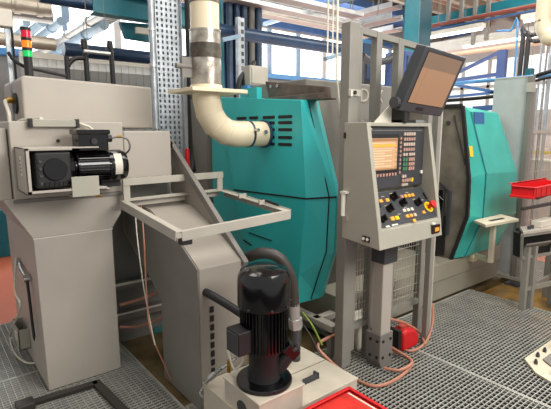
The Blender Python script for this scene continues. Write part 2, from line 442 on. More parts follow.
for x in (1.14, 1.25, 1.36): MB().box(x, x+.03, 2.975, 2.99, 1.318, 1.334).build('clip', 'frame', C)
mb = MB(); mb.prism([(.60, 3.4, 1.68), (1.49, 3.4, 1.66), (1.49, 3.4, 1.972), (.62, 3.4, 2.0), (.60, 3.4, 1.98)], (0, .7, 0))
th = mb.build('top_housing', 'grey', C, bevel=.012)
mb = MB(); mb.cyl((.585, 3.62, 1.83), (.605, 3.62, 1.83), .07); mb.build('inlet_boss', 'blackm', th)
mb = MB(); mb.tube([(.56, 3.62, 1.85), (.53, 3.60, 1.84), (.53, 3.5, 1.76), (.53, 3.45, 1.68), (.56, 3.2, 1.71), (.62, 3.0, 1.715)], .012); mb.build('yellow_white_tube', 'whiteh', th, smooth=True)
mb = MB(); mb.cyl((.60, 3.62, 1.85), (.54, 3.61, 1.85), .02); mb.build('brass_fitting', 'brass', th)
mb = MB(); mb.box(.56, .80, 2.955, 2.995, 1.668, 1.712); sb = mb.build('led_bar', 'greyp', C, bevel=.004)  # LED light strip, modelled without glow
for x in (.543, .80): MB().box(x, x+.02, 2.95, 2.998, 1.664, 1.716).build('end_cap', 'blackm', sb, bevel=.003)
MB().tube([(.82, 2.97, 1.69), (.87, 2.95, 1.67), (.89, 2.93, 1.65)], .008).build('cable', 'whiteh', sb, smooth=True)
# left wing plate
MB().box(.30, .44, 3.05, 3.9, 1.24, 1.66).build('wing_housing', 'grey', C, bevel=.006)
# open box around the gearbox
mb = MB(); t = .008
mb.box(.463, .463+t, 2.70, 2.995, 1.305, 1.555); mb.box(.463, .90, 2.70, 2.995, 1.305, 1.305+t); mb.box(.463, .86, 2.74, 2.995, 1.547, 1.555); mb.box(.463, .86, 2.98, 2.995, 1.305, 1.555)
mb.box(.463, .485, 2.70, 2.708, 1.305, 1.555); mb.box(.463, .88, 2.70, 2.706, 1.305, 1.325); mb.box(.463, .70, 2.70, 2.706, 1.54, 1.555)
gb_ = mb.build('gearbox_guard', 'grey', C, bevel=.002)
MB().box(.459, .463, 2.80, 2.83, 1.40, 1.51).build('slotted_label', 'white', gb_)
for z in (1.42, 1.44, 1.46, 1.48): MB().box(.457, .459, 2.805, 2.825, z, z+.006).build('slot', 'dark', gb_)
MB().box(.475, .86, 2.97, 2.979, 1.315, 1.545).build('inner_wall', 'dark', gb_)
# incline
mb = MB()
sec = [(2.2, -.02), (2.2, .875), (2.40, .985), (2.85, 1.13), (3.4, 1.15), (3.4, .9), (2.72, .55), (2.72, -.02)]
mb.prism([V((1.2, *p)) for p in sec], (.32, 0, 0)); inc = mb.build('incline_housing', 'greyi', C, bevel=.004)
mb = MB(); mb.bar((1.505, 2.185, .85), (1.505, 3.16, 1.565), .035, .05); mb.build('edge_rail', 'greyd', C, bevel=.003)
MB().prism([V((1.50, 2.19, .83)), V((1.50, 3.15, 1.55)), V((1.50, 3.15, 1.2)), V((1.50, 2.8, 1.0))], (.012, 0, 0)).build('rail_side_plate', 'greyi', C)
mb = MB(); mb.bar((1.47, 3.13, 1.575), (1.47, 3.07, 1.54), .03, .04); mb.build('rail_bolt', 'black', C)
MB().prism([V((1.192, *p)) for p in ((2.205, .0), (2.205, .87), (2.40, .978), (2.85, 1.122), (3.3, 1.14), (3.3, .9), (2.71, .55), (2.71, .0))], (.008, 0, 0)).build('shaded_side', 'greyd', C)  # thin plate whose darker grey paints shade on the left face
MB().bar((1.191, 2.72, .56), (1.191, 2.2, .55), .003, .006).build('seam', 'greyd', inc)
for k in range(8):
    z = .62-k*.055; mb = MB(); mb.box(1.262, 1.286, 2.194, 2.199, z-.018, z+.018); mb.build('adjusting_slot', 'dark', inc)
MB().box(1.21, 1.52, 3.2, 3.28, 1.0, 1.36).build('rear_wall', 'greyd', C)
# lower trough between cabinet and incline
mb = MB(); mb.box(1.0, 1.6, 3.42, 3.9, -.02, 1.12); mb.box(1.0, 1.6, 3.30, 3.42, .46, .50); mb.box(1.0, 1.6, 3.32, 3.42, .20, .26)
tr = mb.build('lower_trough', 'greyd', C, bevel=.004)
MB().box(1.0, 1.6, 3.295, 3.305, .49, .51).build('pale_edge_strip', 'offw', tr)
MB().box(1.0, 1.6, 3.315, 3.32, .25, .265).build('pale_edge_strip', 'offw', tr)

# ================================================================== GEAR MOTOR
g_ = thing('gear_motor', (.8, 2.83, 1.33), 'black finned gear motor lying sideways in the grey guard on the conveyor head', 'motor')
mb = MB(); mb.box(.515, .70, 2.735, 2.94, 1.33, 1.53); gbx = mb.build('gearbox', 'blackm', g_, bevel=.012)
mb = MB(); mb.cyl((.615, 2.735, 1.435), (.615, 2.722, 1.435), .062, n=28); mb.build('cover_disc', 'black', gbx, bevel=.003)
for z in (1.36, 1.40, 1.44, 1.48): MB().cyl((.54, 2.735, z), (.54, 2.727, z), .008, n=10).build('bolt', 'darkg', gbx)
for k in range(6): MB().box(.555+k*.024, .567+k*.024, 2.728, 2.735, 1.34, 1.365).build('foot_rib', 'black', gbx)
mb = MB(); mb.lathe([(.0, 0), (.085, 0), (.092, .02), (.06, .035), (.06, .04)], (.70, 2.83, 1.435), 'x'); mb.build('adapter', 'black', g_, smooth=True)
mb = MB(); mb.cyl((.745, 2.83, 1.435), (.935, 2.83, 1.435), .082, n=32)
for k in range(32):
    a = 2*PI*k/32; d = V((0, math.cos(a), math.sin(a))); mb.bar(V((.75, 2.83, 1.435))+d*.084, V((.93, 2.83, 1.435))+d*.084, .006, .022, up=d)
mb.build('finned_body', 'black', g_)
mb = MB(); mb.lathe([(0, 0), (.092, 0), (.096, .01), (.096, .085), (.085, .11), (.05, .115), (0, .115)], (.925, 2.83, 1.435), 'x'); fc = mb.build('fan_cover', 'black', g_, smooth=True)
mb = MB(); 
ring = []
for k in range(9):
    a = math.radians(150+k*10); ring.append((math.cos(a), math.sin(a)))
for (c0, s0), (c1, s1) in zip(ring, ring[1:]):
    mb.faces([(.95, 2.83+.0975*c0, 1.435-.0975*s0+.0), (.995, 2.83+.0975*c0, 1.435-.0975*s0), (.995, 2.83+.0975*c1, 1.435-.0975*s1), (.95, 2.83+.0975*c1, 1.435-.0975*s1)], [(0, 1, 2, 3)])
mb.build('rating_plate', 'offw', fc)
mb = MB(); mb.box(.755, .925, 2.76, 2.90, 1.53, 1.632); mb.box(.745, .935, 2.75, 2.91, 1.624, 1.652); tb = mb.build('terminal_box', 'black', g_, bevel=.006)
MB().cyl((.84, 2.76, 1.585), (.84, 2.748, 1.585), .018).build('gland_plug', 'blackm', tb)
MB().cyl((.91, 2.80, 1.60), (.955, 2.80, 1.60), .022, n=8).build('cable_gland', 'blackm', tb)
mb = MB(); mb.tube([(.955, 2.8, 1.60), (1.0, 2.79, 1.61), (1.05, 2.78, 1.59), (1.06, 2.79, 1.53), (1.04, 2.86, 1.49)], .006); mb.build('cable', 'greyd', tb, smooth=True)
MB().cyl((.99, 2.795, 1.61), (1.015, 2.79, 1.61), .009, n=8).build('brass_connector', 'brass', tb)
mb = MB(); mb.box(.685, .835, 2.695, 2.70, 1.275, 1.39); mb.box(.685, .835, 2.70, 2.78, 1.275, 1.285); mb.build('cover_plate', 'greyp', g_, bevel=.002)
mb = MB(); mb.cyl((.82, 2.72, 1.268), (.85, 2.71, 1.268), .009, n=8); mb.build('brass_drain_plug', 'brass', g_)
mb = MB(); mb.box(.90, 1.02, 2.86, 2.99, 1.30, 1.34); mb.build('mounting_foot', 'blackm', g_)

# ================================================================== TRAY FRAME
T = thing('tray_frame', (1.44, 2.55, 1.1), 'empty rectangular grey steel frame jutting forward from the conveyor over the pump', 'frame')
pA, pB, pC, pD = V((1.045, 2.90, 1.195)), V((1.085, 2.19, 1.108)), V((1.80, 2.14, 1.150)), V((1.785, 2.90, 1.205))
for nm, (p, q) in dict(a=(pA, pB), b=(pB, pC), c=(pC, pD), d=(pD, pA)).items():
    mb = MB(); mb.bar(p, q, .05, .006)
    n = (q-p).normalized(); side = n.cross(V((0, 0, 1))).normalized()
    if side.dot((pA+pB+pC+pD)/4-(p+q)/2) > 0: side = -side
    mb.bar(p+side*.025-V((0, 0, .018)), q+side*.025-V((0, 0, .018)), .006, .056)
    mb.build('angle_bar', 'frame', T, bevel=.002)
mb = MB(); mb.bar(pB+V((.0, .0, -.055)), pB+V((.06, .0, -.055)), .05, .03); mb.build('end_stop', 'blackm', T)
mb = MB(); mb.bar(pC+V((-.07, .02, -.03)), pC+V((-.01, .02, -.03)), .05, .035); mb.build('end_stop', 'blackm', T)
mb = MB()
mb.bar((1.075, 2.92, 1.19), (1.075, 2.92, 1.325), .045, .02, up=(0, 1, 0)); mb.bar((1.785, 2.92, 1.20), (1.785, 2.92, 1.325), .045, .02, up=(0, 1, 0)); mb.bar((1.050, 2.917, 1.314), (1.811, 2.917, 1.320), .026, .045)
mb.build('rear_bracket', 'frame', T, bevel=.002)
for k in (.3, .6):
    p = pC.lerp(pD, k); MB().box(p.x-.05, p.x+.01, p.y-.006, p.y+.006, p.z, p.z+.03).build('lug', 'frame', T)
p = pC.lerp(pD, .12); MB().bar(p+V((.0, 0, .02)), pC.lerp(pD, .34)+V((0, 0, .025)), .012, .014).build('black_latch', 'blackm', T)
# ================================================================== COOLANT TANK + PUMP
K = thing('coolant_tank', (1.57, 1.93, 0), 'low beige coolant tank on the grating under the black pump', 'tank')
mb = MB(); mb.box(1.2, 1.945, 1.66, 2.19, .0, .185); mb.box(1.195, 1.95, 1.655, 2.195, .185, .193)
tk = mb.build('tank_body', 'tank', K, bevel=.004)
mb = MB(); mb.box(1.21, 1.50, 1.65, 1.97, .19, .312); mb.box(1.203, 1.508, 1.643, 1.977, .312, .325)
pb = mb.build('pump_box', 'tank', K, bevel=.004)
mb = MB(); mb.prism([(1.207, 1.80+.045*math.cos(a), .225+.04*math.sin(a)) for a in [i*PI/8 for i in range(16)]], (.004, 0, 0)); mb.build('dark_stain', 'darkg', pb)
mb = MB(); mb.box(1.508, 1.516, 1.70, 1.712, .235, .30); mb.build('slot_catch', 'blackm', pb)
MB().bar((1.52, 1.93, .1945), (1.95, 1.93, .1945), .004, .004).build('lid_seam', 'greyd', tk)
mb = MB(); mb.box(1.64, 1.76, 1.80, 1.812, .193, .225); mb.box(1.635, 1.765, 1.795, 1.80, .193, .196); mb.box(1.75, 1.765, 1.80, 1.84, .193, .225); mb.build('lid_handle', 'char', tk, bevel=.002)

P = thing('coolant_pump', (1.355, 1.80, .325), 'tall glossy black coolant pump motor with domed cap standing on the beige tank', 'pump')
c = (1.355, 1.80, .325)
mb = MB(); mb.lathe([(0, 0), (.148, 0), (.15, .006), (.15, .018), (.146, .024), (.09, .026), (0, .026)], c); mb.build('flange', 'black', P, smooth=True)
mb = MB(); mb.lathe([(0, .02), (.088, .02), (.082, .05), (.082, .16), (.105, .19), (.105, .205), (0, .205)], c); mb.build('pump_neck', 'blackm', P, smooth=True)
mb = MB(); mb.lathe([(0, .20), (.112, .20), (.112, .44), (0, .44)], c)
for k in range(40):
    a = 2*PI*k/40; d = V((math.cos(a), math.sin(a), 0)); mb.bar(V(c)+d*.118+V((0, 0, .205)), V(c)+d*.118+V((0, 0, .44)), .005, .018, up=d)
mb.build('finned_body', 'black', P)
mb = MB(); mb.lathe([(0, .425), (.128, .425), (.136, .43), (.138, .44), (.138, .56), (.135, .59), (.122, .618), (.09, .634), (.045, .641), (0, .642)], c, n=40); cap = mb.build('fan_cap', 'black', P, smooth=True)
for a in (200, 250, 290, 330):
    d = V((math.cos(math.radians(a)), math.sin(math.radians(a)), 0)); MB().cyl(V(c)+d*.134+V((0, 0, .445)), V(c)+d*.144+V((0, 0, .445)), .006, n=8).build('screw', 'darkg', cap)
tb2 = MB().fbox((1.165, 1.755, .535), (.115, .0, 0), (0, .115, 0), (0, 0, .125)).build('terminal_box', 'blackm', P, bevel=.006)
MB().fbox((1.161, 1.762, .543), (.004, 0, 0), (0, .10, 0), (0, 0, .108)).build('box_lid', 'char', tb2, bevel=.003)
MB().box(1.22, 1.28, 1.79, 1.86, .56, .63).build('box_neck', 'blackm', P)
mb = MB(); mb.tube([(1.41, 1.76, .39), (1.44, 1.74, .44), (1.475, 1.722, .495)], [.04]*9+[.04]*8, n=14); oe = mb.build('outlet_elbow', 'blackm', P, smooth=True)
mb = MB(); mb.bar((1.455, 1.733, .475), (1.49, 1.713, .52), .08, .08); mb.build('outlet_flange', 'black', oe, bevel=.006)
for dx, dy in ((-.03, -.035), (.03, .02)): MB().cyl((1.485+dx*.8, 1.713+dy*.8, .51), (1.495+dx*.8, 1.705+dy*.8, .52), .010, n=6).build('bolt', 'darkg', oe)

# hoses of the pump
h = one(MB().tube([(1.52, 2.55, .80), at(243, 258, y=2.3), at(262, 253, y=2.15), at(278, 257, y=2.08), at(289, 272, y=2.05), at(293, 290, y=2.05), at(294, 305, y=2.05)], .034, n=14), 'coolant_hose', 'rubber', 'thick brown-black hose arching over behind the black pump', 'hose', smooth=True)
f = thing('hose_coupling', at(295, 330, y=2.05), 'silver threaded hose coupling standing right of the black pump', 'fitting')
p0 = at(294, 303, y=2.05); p1 = at(295, 318, y=2.05); p2 = at(296, 328, y=2.05)
MB().cyl(p0, p1, .034, n=14).build('sleeve', 'silver', f, bevel=.003)
MB().cyl(p1, p2, .045, n=6).build('nut', 'silver', f, bevel=.003)
MB().cyl(p2, (p2.x, p2.y, .19), .03, n=14).build('stub_pipe', 'darkg', f)
one(MB().tube([(1.235, 2.23, .735), (1.25, 2.15, .725), (1.29, 2.04, .69), (1.34, 1.90, .64)], .023, n=14), 'suction_hose', 'blackm', 'short black hose from the hole in the incline foot to the pump', 'hose', smooth=True)
one(MB().tube([at(228, 350, y=2.0), at(232, 365, y=1.95), at(236, 369, y=1.9), at(243, 360, y=1.85), at(242, 345, y=1.85)], .006, n=8), 'pump_cable', 'whiteh', 'thin pale cable looping beneath the pump terminal box', 'cable', smooth=True)
v = thing('drain_valve', at(212, 378, y=2.1), 'small silver drain fitting with brass valve beside the incline foot', 'valve')
MB().cyl(at(205, 383, y=2.15), at(222, 368, y=2.05), .014, n=10).build('pipe', 'steel', v)
MB().cyl(at(210, 378, y=2.12), at(215, 374, y=2.09), .02, n=6).build('nut', 'steel', v)
MB().cyl(at(229, 360, y=2.02), at(229, 372, y=2.02), .012, n=8).build('brass_stem', 'brass', v)
MB().cyl(at(222, 368, y=2.05), at(236, 358, y=2.0), .010, n=8).build('tube', 'steel', v)
mb = MB(); mb.tube([at(205, 384, y=2.1), at(200, 392, y=2.05), at(203, 398, y=2.0)], .006)
mb.build('lever', 'steel', v, smooth=True)
cf = thing('clean_out_hatch', (1.75, 2.05, .193), 'pale round-cornered plate leaning behind the pump on the tank', 'plate')
mb = MB(); mb.prism([V((1.60+.13*math.cos(a), 2.0, .30+.105*math.sin(a))) for a in [i*PI/12 for i in range(24)]], (0, .02, 0)); mb.build('disc', 'offw', cf, bevel=.004)
for a in (.6, 2.2, 3.9, 5.4): MB().cyl((1.60+.1*math.cos(a), 1.995, .30+.08*math.sin(a)), (1.60+.1*math.cos(a), 2.0, .30+.08*math.sin(a)), .008, n=8).build('screw', 'steel', cf)

# red crate in front of the tank
B = thing('red_crate', (1.5, 1.3, 0), 'open red plastic crate on the grating in front of the beige tank', 'crate')
x0, x1, y0, y1 = 1.05, 1.76, 1.02, 1.56
mb = MB(); mb.box(x0, x1, y0, y1, .0, .012); 
mb.build('bottom', 'redd', B)
mb = MB(); t = .008
mb.box(x0, x1, y0, y0+t, 0, .24); mb.box(x0, x1, y1-t, y1, 0, .24); mb.box(x0, x0+t, y0, y1, 0, .24); mb.box(x1-t, x1, y0, y1, 0, .24)
mb.build('side_wall', 'red', B)
mb = MB(); w = .012
mb.box(x0-w, x1+w, y0-w, y0+t, .232, .247); mb.box(x0-w, x1+w, y1-t, y1+w, .232, .247); mb.box(x0-w, x0+t, y0, y1, .232, .247); mb.box(x1-t, x1+w, y0, y1, .232, .247)
mb.build('rim', 'red', B, bevel=.003)
MB().box(x0+.01, x1-.01, y0+.01, y1-.01, .225, .231).build('oily_lining', 'redd', B)
mb = MB(); mb.box(x1-.034, x1-.022, y0+.02, y1-.02, .231, .235); mb.build('pale_strip', 'offw', B)

# ================================================================== DUCT
D = thing('exhaust_duct', (1.64, 2.83, 1.6), 'cream exhaust pipe with foil sleeve bending into the teal cover', 'duct')
x, y = 1.64, 2.83
mb = MB(); mb.lathe([(0, 2.31), (.098, 2.31), (.098, 2.485), (0, 2.485)], (x, y, 0)); mb.build('upper_pipe', 'cream', D, smooth=True)
mb = MB(); mb.lathe([(0, 2.485), (.101, 2.485), (.101, 2.503), (0, 2.503)], (x, y, 0)); mb.build('rusty_joint', 'rust', D, smooth=True)
mb = MB(); mb.lathe([(0, 2.503), (.096, 2.503), (.096, 4.6), (0, 4.6)], (x, y, 0)); mb.build('riser', 'cream', D, smooth=True)
mb = MB(); mb.lathe([(0, 1.95), (.105, 1.95), (.105, 2.13), (0, 2.13)], (x, y, 0)); mb.build('foil_sleeve', 'foil', D, smooth=True)
mb = MB(); mb.lathe([(0, 2.13), (.107, 2.13), (.109, 2.17), (.107, 2.225), (0, 2.225)], (x, y, 0)); mb.build('sooty_band', 'soot', D, smooth=True)
mb = MB(); mb.lathe([(0, 2.225), (.105, 2.225), (.105, 2.305), (.109, 2.305), (.109, 2.315), (0, 2.315)], (x, y, 0)); mb.build('foil_sleeve', 'foil', D, smooth=True)
mb = MB(); mb.box(1.44, 1.87, 2.66, 3.02, 1.90, 1.925); mb.build('flange_plate', 'cream', D, bevel=.003)
mb = MB(); mb.lathe([(0, 1.915), (.115, 1.915), (.108, 1.955), (0, 1.955)], (x, y, 0)); mb.build('collar', 'cream', D, smooth=True)
path = [(x, y, 1.91), (x, y, 1.86)]
for k in range(1, 5):
    a = PI/2*k/4.; path.append((x+.24*(1-math.cos(a)), y, 1.86-.24*math.sin(a)))
path += [(1.99, y, 1.62)]
mb = MB(); mb.tube(path, .096, n=28, smooth=False); el = mb.build('elbow', 'cream', D, smooth=True)
mb = MB()
for i in (1, 2, 3, 4):
    p = V(path[i]); n = (V(path[i+1])-V(path[i-1])).normalized(); mb.cyl(p-n*.002, p+n*.002, .098, n=28)
mb.build('gore_seam', 'creamb', el)
mb = MB(); mb.cyl((1.98, y, 1.62), (2.16, y, 1.62), .094, n=28); mb.build('end_pipe', 'cream', D, smooth=True)
mb = MB(); mb.cyl((1.98, y, 1.62), (1.996, y, 1.62), .101, n=28); mb.build('blue_clamp_band', 'navy', D, smooth=True)
mb = MB(); mb.cyl((1.985, y-.09, 1.65), (1.985, y-.14, 1.65), .012, n=8); mb.build('clamp_screw', 'steel', D); MB().cyl((2.08, y-.094, 1.635), (2.08, y-.105, 1.635), .016, n=14).build('pipe_latch', 'steel', D)
mb = MB(); mb.cyl((2.125, y, 1.62), (2.148, y, 1.62), .104, n=28); mb.build('rubber_grommet', 'navy', D, smooth=True)
mb = MB(); mb.box(1.46, 1.56, 2.83, 2.86, 2.0, 2.13); mb.cyl((1.42, 2.84, 2.07), (1.53, 2.84, 2.07), .018); mb.build('bracket', 'greyd', D)

# ================================================================== CABLE RISER beside the duct
U = thing('perforated_tray', (2.04, 4.2, 0), 'upright galvanised perforated cable tray rising left of the cream duct', 'cable tray')
mb = MB(); cols = 5; x0, x1 = 1.90, 2.135; z0, z1 = .0, 3.25; pit = .05; n = int((z1-z0)/pit)
cw = (x1-x0)/cols
for i in range(cols+1):
    xx = x0+i*cw; mb.box(xx-.014, xx+.014, 4.198, 4.202, z0, z1)
for k in range(n+1):
    zz = z0+k*pit; mb.box(x0, x1, 4.1983, 4.2017, zz-.011, zz+.011)
mb.build('perforated_back', 'galv', U, recalc=False)
MB().box(x0, x1, 4.225, 4.23, z0, z1).build('back_sheet', 'slotback', U)  # sheet added so the see-through holes look darker
MB().box(x0-.017, x0-.013, 4.15, 4.202, z0, z1).build('side_flange', 'galv', U)
MB().box(x1+.013, x1+.017, 4.15, 4.202, z0, z1).build('side_flange', 'galv', U)
q = thing('conduit', (1.845, 4.15, 0), 'upright galvanised conduit clipped along the left edge of the perforated tray', 'pipe')
MB().cyl((1.845, 4.15, .0), (1.845, 4.15, 3.25), .028, n=14).build('pipe', 'galv', q, smooth=True)
for z in (1.66, 2.23, 2.55, 2.85): MB().cyl((1.845, 4.15, z), (1.845, 4.15, z+.03), .036, n=14).build('clip', 'silver', q)
one(MB().tube([(2.215, 4.12, 3.3), (2.215, 4.12, 2.0), (2.20, 4.1, 1.45), (2.16, 4.05, 1.25)], .04, n=12), 'cable_bundle', 'blackm', 'thick black upright cable running between perforated tray and duct', 'cable', smooth=True)
rh = thing('shutoff_lever', (1.88, 3.6, 1.28), 'bright red lever handle beside the top of the conveyor edge rail', 'handle')
MB().cyl((1.875, 3.6, 1.275), (1.88, 3.6, 1.49), .028, n=10, r2=.02).build('grip', 'red', rh, smooth=True)
MB().cyl((1.86, 3.6, 0), (1.875, 3.6, 1.28), .014, n=10).build('shank', 'steel', rh)
# ================================================================== SAFETY FENCE
W = thing('safety_fence', (2.6, 2.03, 0), 'grey steel safety fence with thick corner post and mesh behind the control panel', 'fence')
MB().box(2.20, 2.29, 2.02, 2.10, 0.0, 2.315).build('corner_post', 'post', W, bevel=.006)
MB().box(2.295, 2.33, 2.03, 2.09, 0.1, 2.30).build('edge_strip', 'post', W, bevel=.003)
MB().box(2.195, 2.215, 2.0, 2.02, 1.86, 1.90).build('lock_plate', 'offw', W)
MB().box(2.19, 2.30, 2.01, 2.02, 1.865, 1.905).build('lock_strap', 'frame', W)
MB().cyl((2.24, 2.01, 1.885), (2.24, 2.0, 1.885), .012).build('lock_button', 'dark', W)
for x, z1 in ((2.50, 2.29), (2.735, 2.275), (3.13, 2.24)):
    MB().box(x-.028, x+.028, 2.03, 2.085, 0.0, z1).build('post', 'post', W, bevel=.004)
mb = MB(); mb.bar((2.30, 2.055, 2.28), (3.13, 2.055, 2.235), .04, .04); mb.build('top_rail', 'post', W)
mb = MB(); mb.bar((2.30, 2.055, .27), (3.13, 2.055, .28), .04, .04); mb.build('bottom_rail', 'post', W)
mb = MB()
for i in range(27): x = 2.34+i*.03; mb.bar((x, 2.055, .27), (x, 2.055, 1.72), .003, .003)
for i in range(18): z = .35+i*.08; mb.bar((2.3, 2.052, z), (3.13, 2.052, z), .003, .003)
mb.build('wire_mesh', 'frame', W)
# right free standing post of the fence (nearer the camera)
W2 = thing('fence_post', (3.02, 1.90, 0), 'slim grey steel post on the grating right of the control panel', 'post')
MB().box(2.995, 3.04, 1.88, 1.925, 0, 1.86).build('upright', 'post', W2, bevel=.004)
MB().box(3.042, 3.06, 1.885, 1.915, .05, 1.84).build('edge_strip', 'frame', W2)
MB().box(2.98, 3.055, 1.865, 1.94, 0, .01).build('foot_plate', 'post', W2)
MB().cyl((3.03, 1.875, 1.0), (3.03, 1.86, 1.0), .014, n=10).build('hinge_pin', 'offw', W2)

# ================================================================== CONTROL PANEL
Q = thing('control_panel', (2.47, 1.88, 0), 'grey machine control panel with screen, keys and emergency stop on a pedestal', 'control panel')
xl, xr = 2.09, 2.745
prof = [(1.95, .975), (1.95, 1.695), (1.775, 1.695), (1.66, 1.06), (1.645, .95)]    # side profile (y, z)
hs = MB()
for xa, xb in ((xl, xl+.035), (xr-.035, xr)):
    hs.prism([V((xa, *p)) for p in prof], (xb-xa, 0, 0))
hs.box(xl+.03, xr-.03, 1.86, 1.95, 1.0, 1.695); hs.box(xl+.03, xr-.03, 1.775, 1.90, 1.672, 1.695)
hs.prism([V((xl+.03, *p)) for p in ((1.95, .975), (1.95, 1.26), (1.81, 1.26), (1.66, 1.06), (1.645, .95))], (xr-xl-.06, 0, 0))
hs_ = hs.build('housing', 'greyp', Q, bevel=.004)
MB().box(xl+.035, xr-.035, 1.80, 1.86, 1.285, 1.672).build('screen_plate', 'char', hs_, bevel=.003)
PX0, PX1, PY = xl+.035, xr-.035, 1.7985
# screen
sw = MB().box(PX0+.02, PX0+.305, 1.792, PY+.002, 1.388, 1.625).build('screen_bezel', 'blackm', hs_, bevel=.002)
sc_ = MB().box(PX0+.035, PX0+.285, 1.790, 1.793, 1.405, 1.60).build('screen', 'scr', hs_)
MB().box(PX0+.042, PX0+.262, 1.788, 1.790, 1.548, 1.562).build('highlighted_row', 'scro', hs_)
mb = MB()
for k in range(7): mb.box(PX0+.045, PX0+.16 if k % 2 else PX0+.23, 1.789, 1.7902, 1.425+k*.016, 1.431+k*.016)
mb.box(PX0+.042, PX0+.27, 1.789, 1.7902, 1.568, 1.572); mb.box(PX0+.04, PX0+.25, 1.789, 1.7902, 1.536, 1.539)
mb.build('screen_row', 'scrl', hs_)
mb = MB()
for k in range(6): mb.box(PX0+.262, PX0+.285, 1.788, 1.790, 1.42+k*.030, 1.424+k*.030)
mb.box(PX0+.04, PX0+.28, 1.788, 1.79, 1.408, 1.414); mb.box(PX0+.04, PX0+.28, 1.788, 1.79, 1.582, 1.598); mb.build('screen_menu', 'scrd', hs_)
def keys(x0, z0, nx, nz, dx, dz, w, h, m, nm='key'):
    for i in range(nx):
        for k in range(nz):
            MB().box(x0+i*dx, x0+i*dx+w, 1.788, PY+.001, z0-k*dz-h, z0-k*dz).build(nm, m, hs_)
keys(PX0+.312, 1.605, 1, 9, 0, .027, .014, .015, 'keyr', 'soft_key')
keys(PX0+.03, 1.382, 9, 1, .03, 0, .016, .018, 'keyr', 'soft_key')
kx = PX0+.35
keys(kx, 1.635, 5, 1, .025, .02, .019, .02, 'keyw'); keys(kx, 1.602, 5, 1, .025, .02, .019, .02, 'keyr')
keys(kx, 1.569, 5, 1, .025, .02, .019, .02, 'keyw'); keys(kx, 1.536, 5, 1, .025, .02, .019, .02, 'keyr')
keys(kx, 1.503, 2, 1, .025, .02, .019, .018, 'keyw'); keys(kx+.062, 1.503, 3, 1, .022, .02, .018, .018, 'keyw')
keys(kx, 1.472, 2, 3, .025, .03, .02, .022, 'keyg'); keys(kx+.062, 1.472, 3, 3, .022, .03, .018, .022, 'keyr')
keys(kx, 1.362, 2, 1, .022, 0, .018, .018, 'keyw'); keys(kx, 1.335, 4, 1, .024, 0, .02, .02, 'keyr'); keys(kx+.1, 1.338, 1, 1, 0, 0, .018, .026, 'yellow')
keys(kx, 1.306, 3, 1, .022, 0, .018, .016, 'keyw')
MB().box(PX0+.01, PX1-.03, 1.797, PY+.001, 1.645, 1.650).build('title_strip', 'greyd', hs_)
MB().box(PX0+.01, PX0+.04, 1.796, PY+.001, 1.652, 1.66).build('badge', 'offw', hs_)
MB().cyl((PX1-.02, 1.80, 1.37), (PX1-.02, 1.79, 1.37), .012).build('knob', 'white', hs_)
# sloping key desk
k0 = V((PX0+.005, 1.803, 1.262)); ku = V((PX1-PX0-.01, 0, 0)); kv = V((0, -.136, -.185)); kn = ku.cross(kv).normalized()
if kn.y > 0: kn = -kn
MB().fbox(k0, ku, kv, kn*.004).build('key_desk', 'char', hs_)
def kp(u, v, w=.004): return k0 + ku*u + kv*v + kn*w
kvn = kv.normalized(); kun = ku.normalized()
def dial(u, v, r=.022):
    mb = MB(); mb.tube([kp(u, v), kp(u, v, .03)], [r, r*.8], n=16, smooth=False); mb.fbox(kp(u, v, .03)-kun*.006-kvn*r*.9, kun*.012, kvn*r*1.8, kn*.012); mb.build('selector_dial', 'black', hs_)
for u, v in ((.40, .20), (.24, .52), (.50, .42), (.76, .48), (.06, .78), (.05, .40)): dial(u, v, .026 if u > .1 else .022)
def bt(u, v, m, w=.026, h=.020):
    MB().fbox(kp(u, v), kun*w, kvn*h, kn*.010).build('push_button', m, hs_)
for u, v in ((.14, .22), (.25, .22)): bt(u, v, 'keyo', .03)
for k in range(4): bt(.52+k*.068, .18+.0*k, 'keyo' if k else 'keyr')
for k in range(3): bt(.44+k*.07, .60, 'offw')
for k in range(3): bt(.44+k*.07, .78, 'keyw' if k > 1 else 'keyo')
for k in range(2): bt(.18+k*.075, .76, 'yellow' if k else 'keyo', .032, .024)
bt(.52, .94, 'keyo'); bt(.76, .76, 'keyo', .024, .018); bt(.02, .22, 'blackm'); bt(.96, .2, 'blackm', .012, .05)
mb = MB(); mb.cyl(kp(.93, .66), kp(.93, .66, .008), .038, n=24); mb.build('yellow_stop_ring', 'yellow', hs_)
mb = MB(); mb.cyl(kp(.93, .66, .006), kp(.93, .66, .035), .014, n=16); mb.cyl(kp(.93, .66, .035), kp(.93, .66, .055), .026, n=20); mb.build('red_emergency_stop', 'red', hs_, bevel=.003)
mb = MB(); mb.fbox(kp(.06, .965), ku*.06, kvn*.010, kn*.001); mb.fbox(kp(.16, .965), ku*.1, kvn*.008, kn*.001); mb.build('white_print', 'white', hs_)
mb = MB()
for u, v in ((.12, .12), (.22, .12), (.38, .06), (.66, .1), (.2, .4), (.72, .34), (.86, .4), (.34, .7), (.5, .54)): mb.fbox(kp(u, v), ku*.05, kvn*.005, kn*.0006)
mb.build('white_print', 'greyp', hs_)
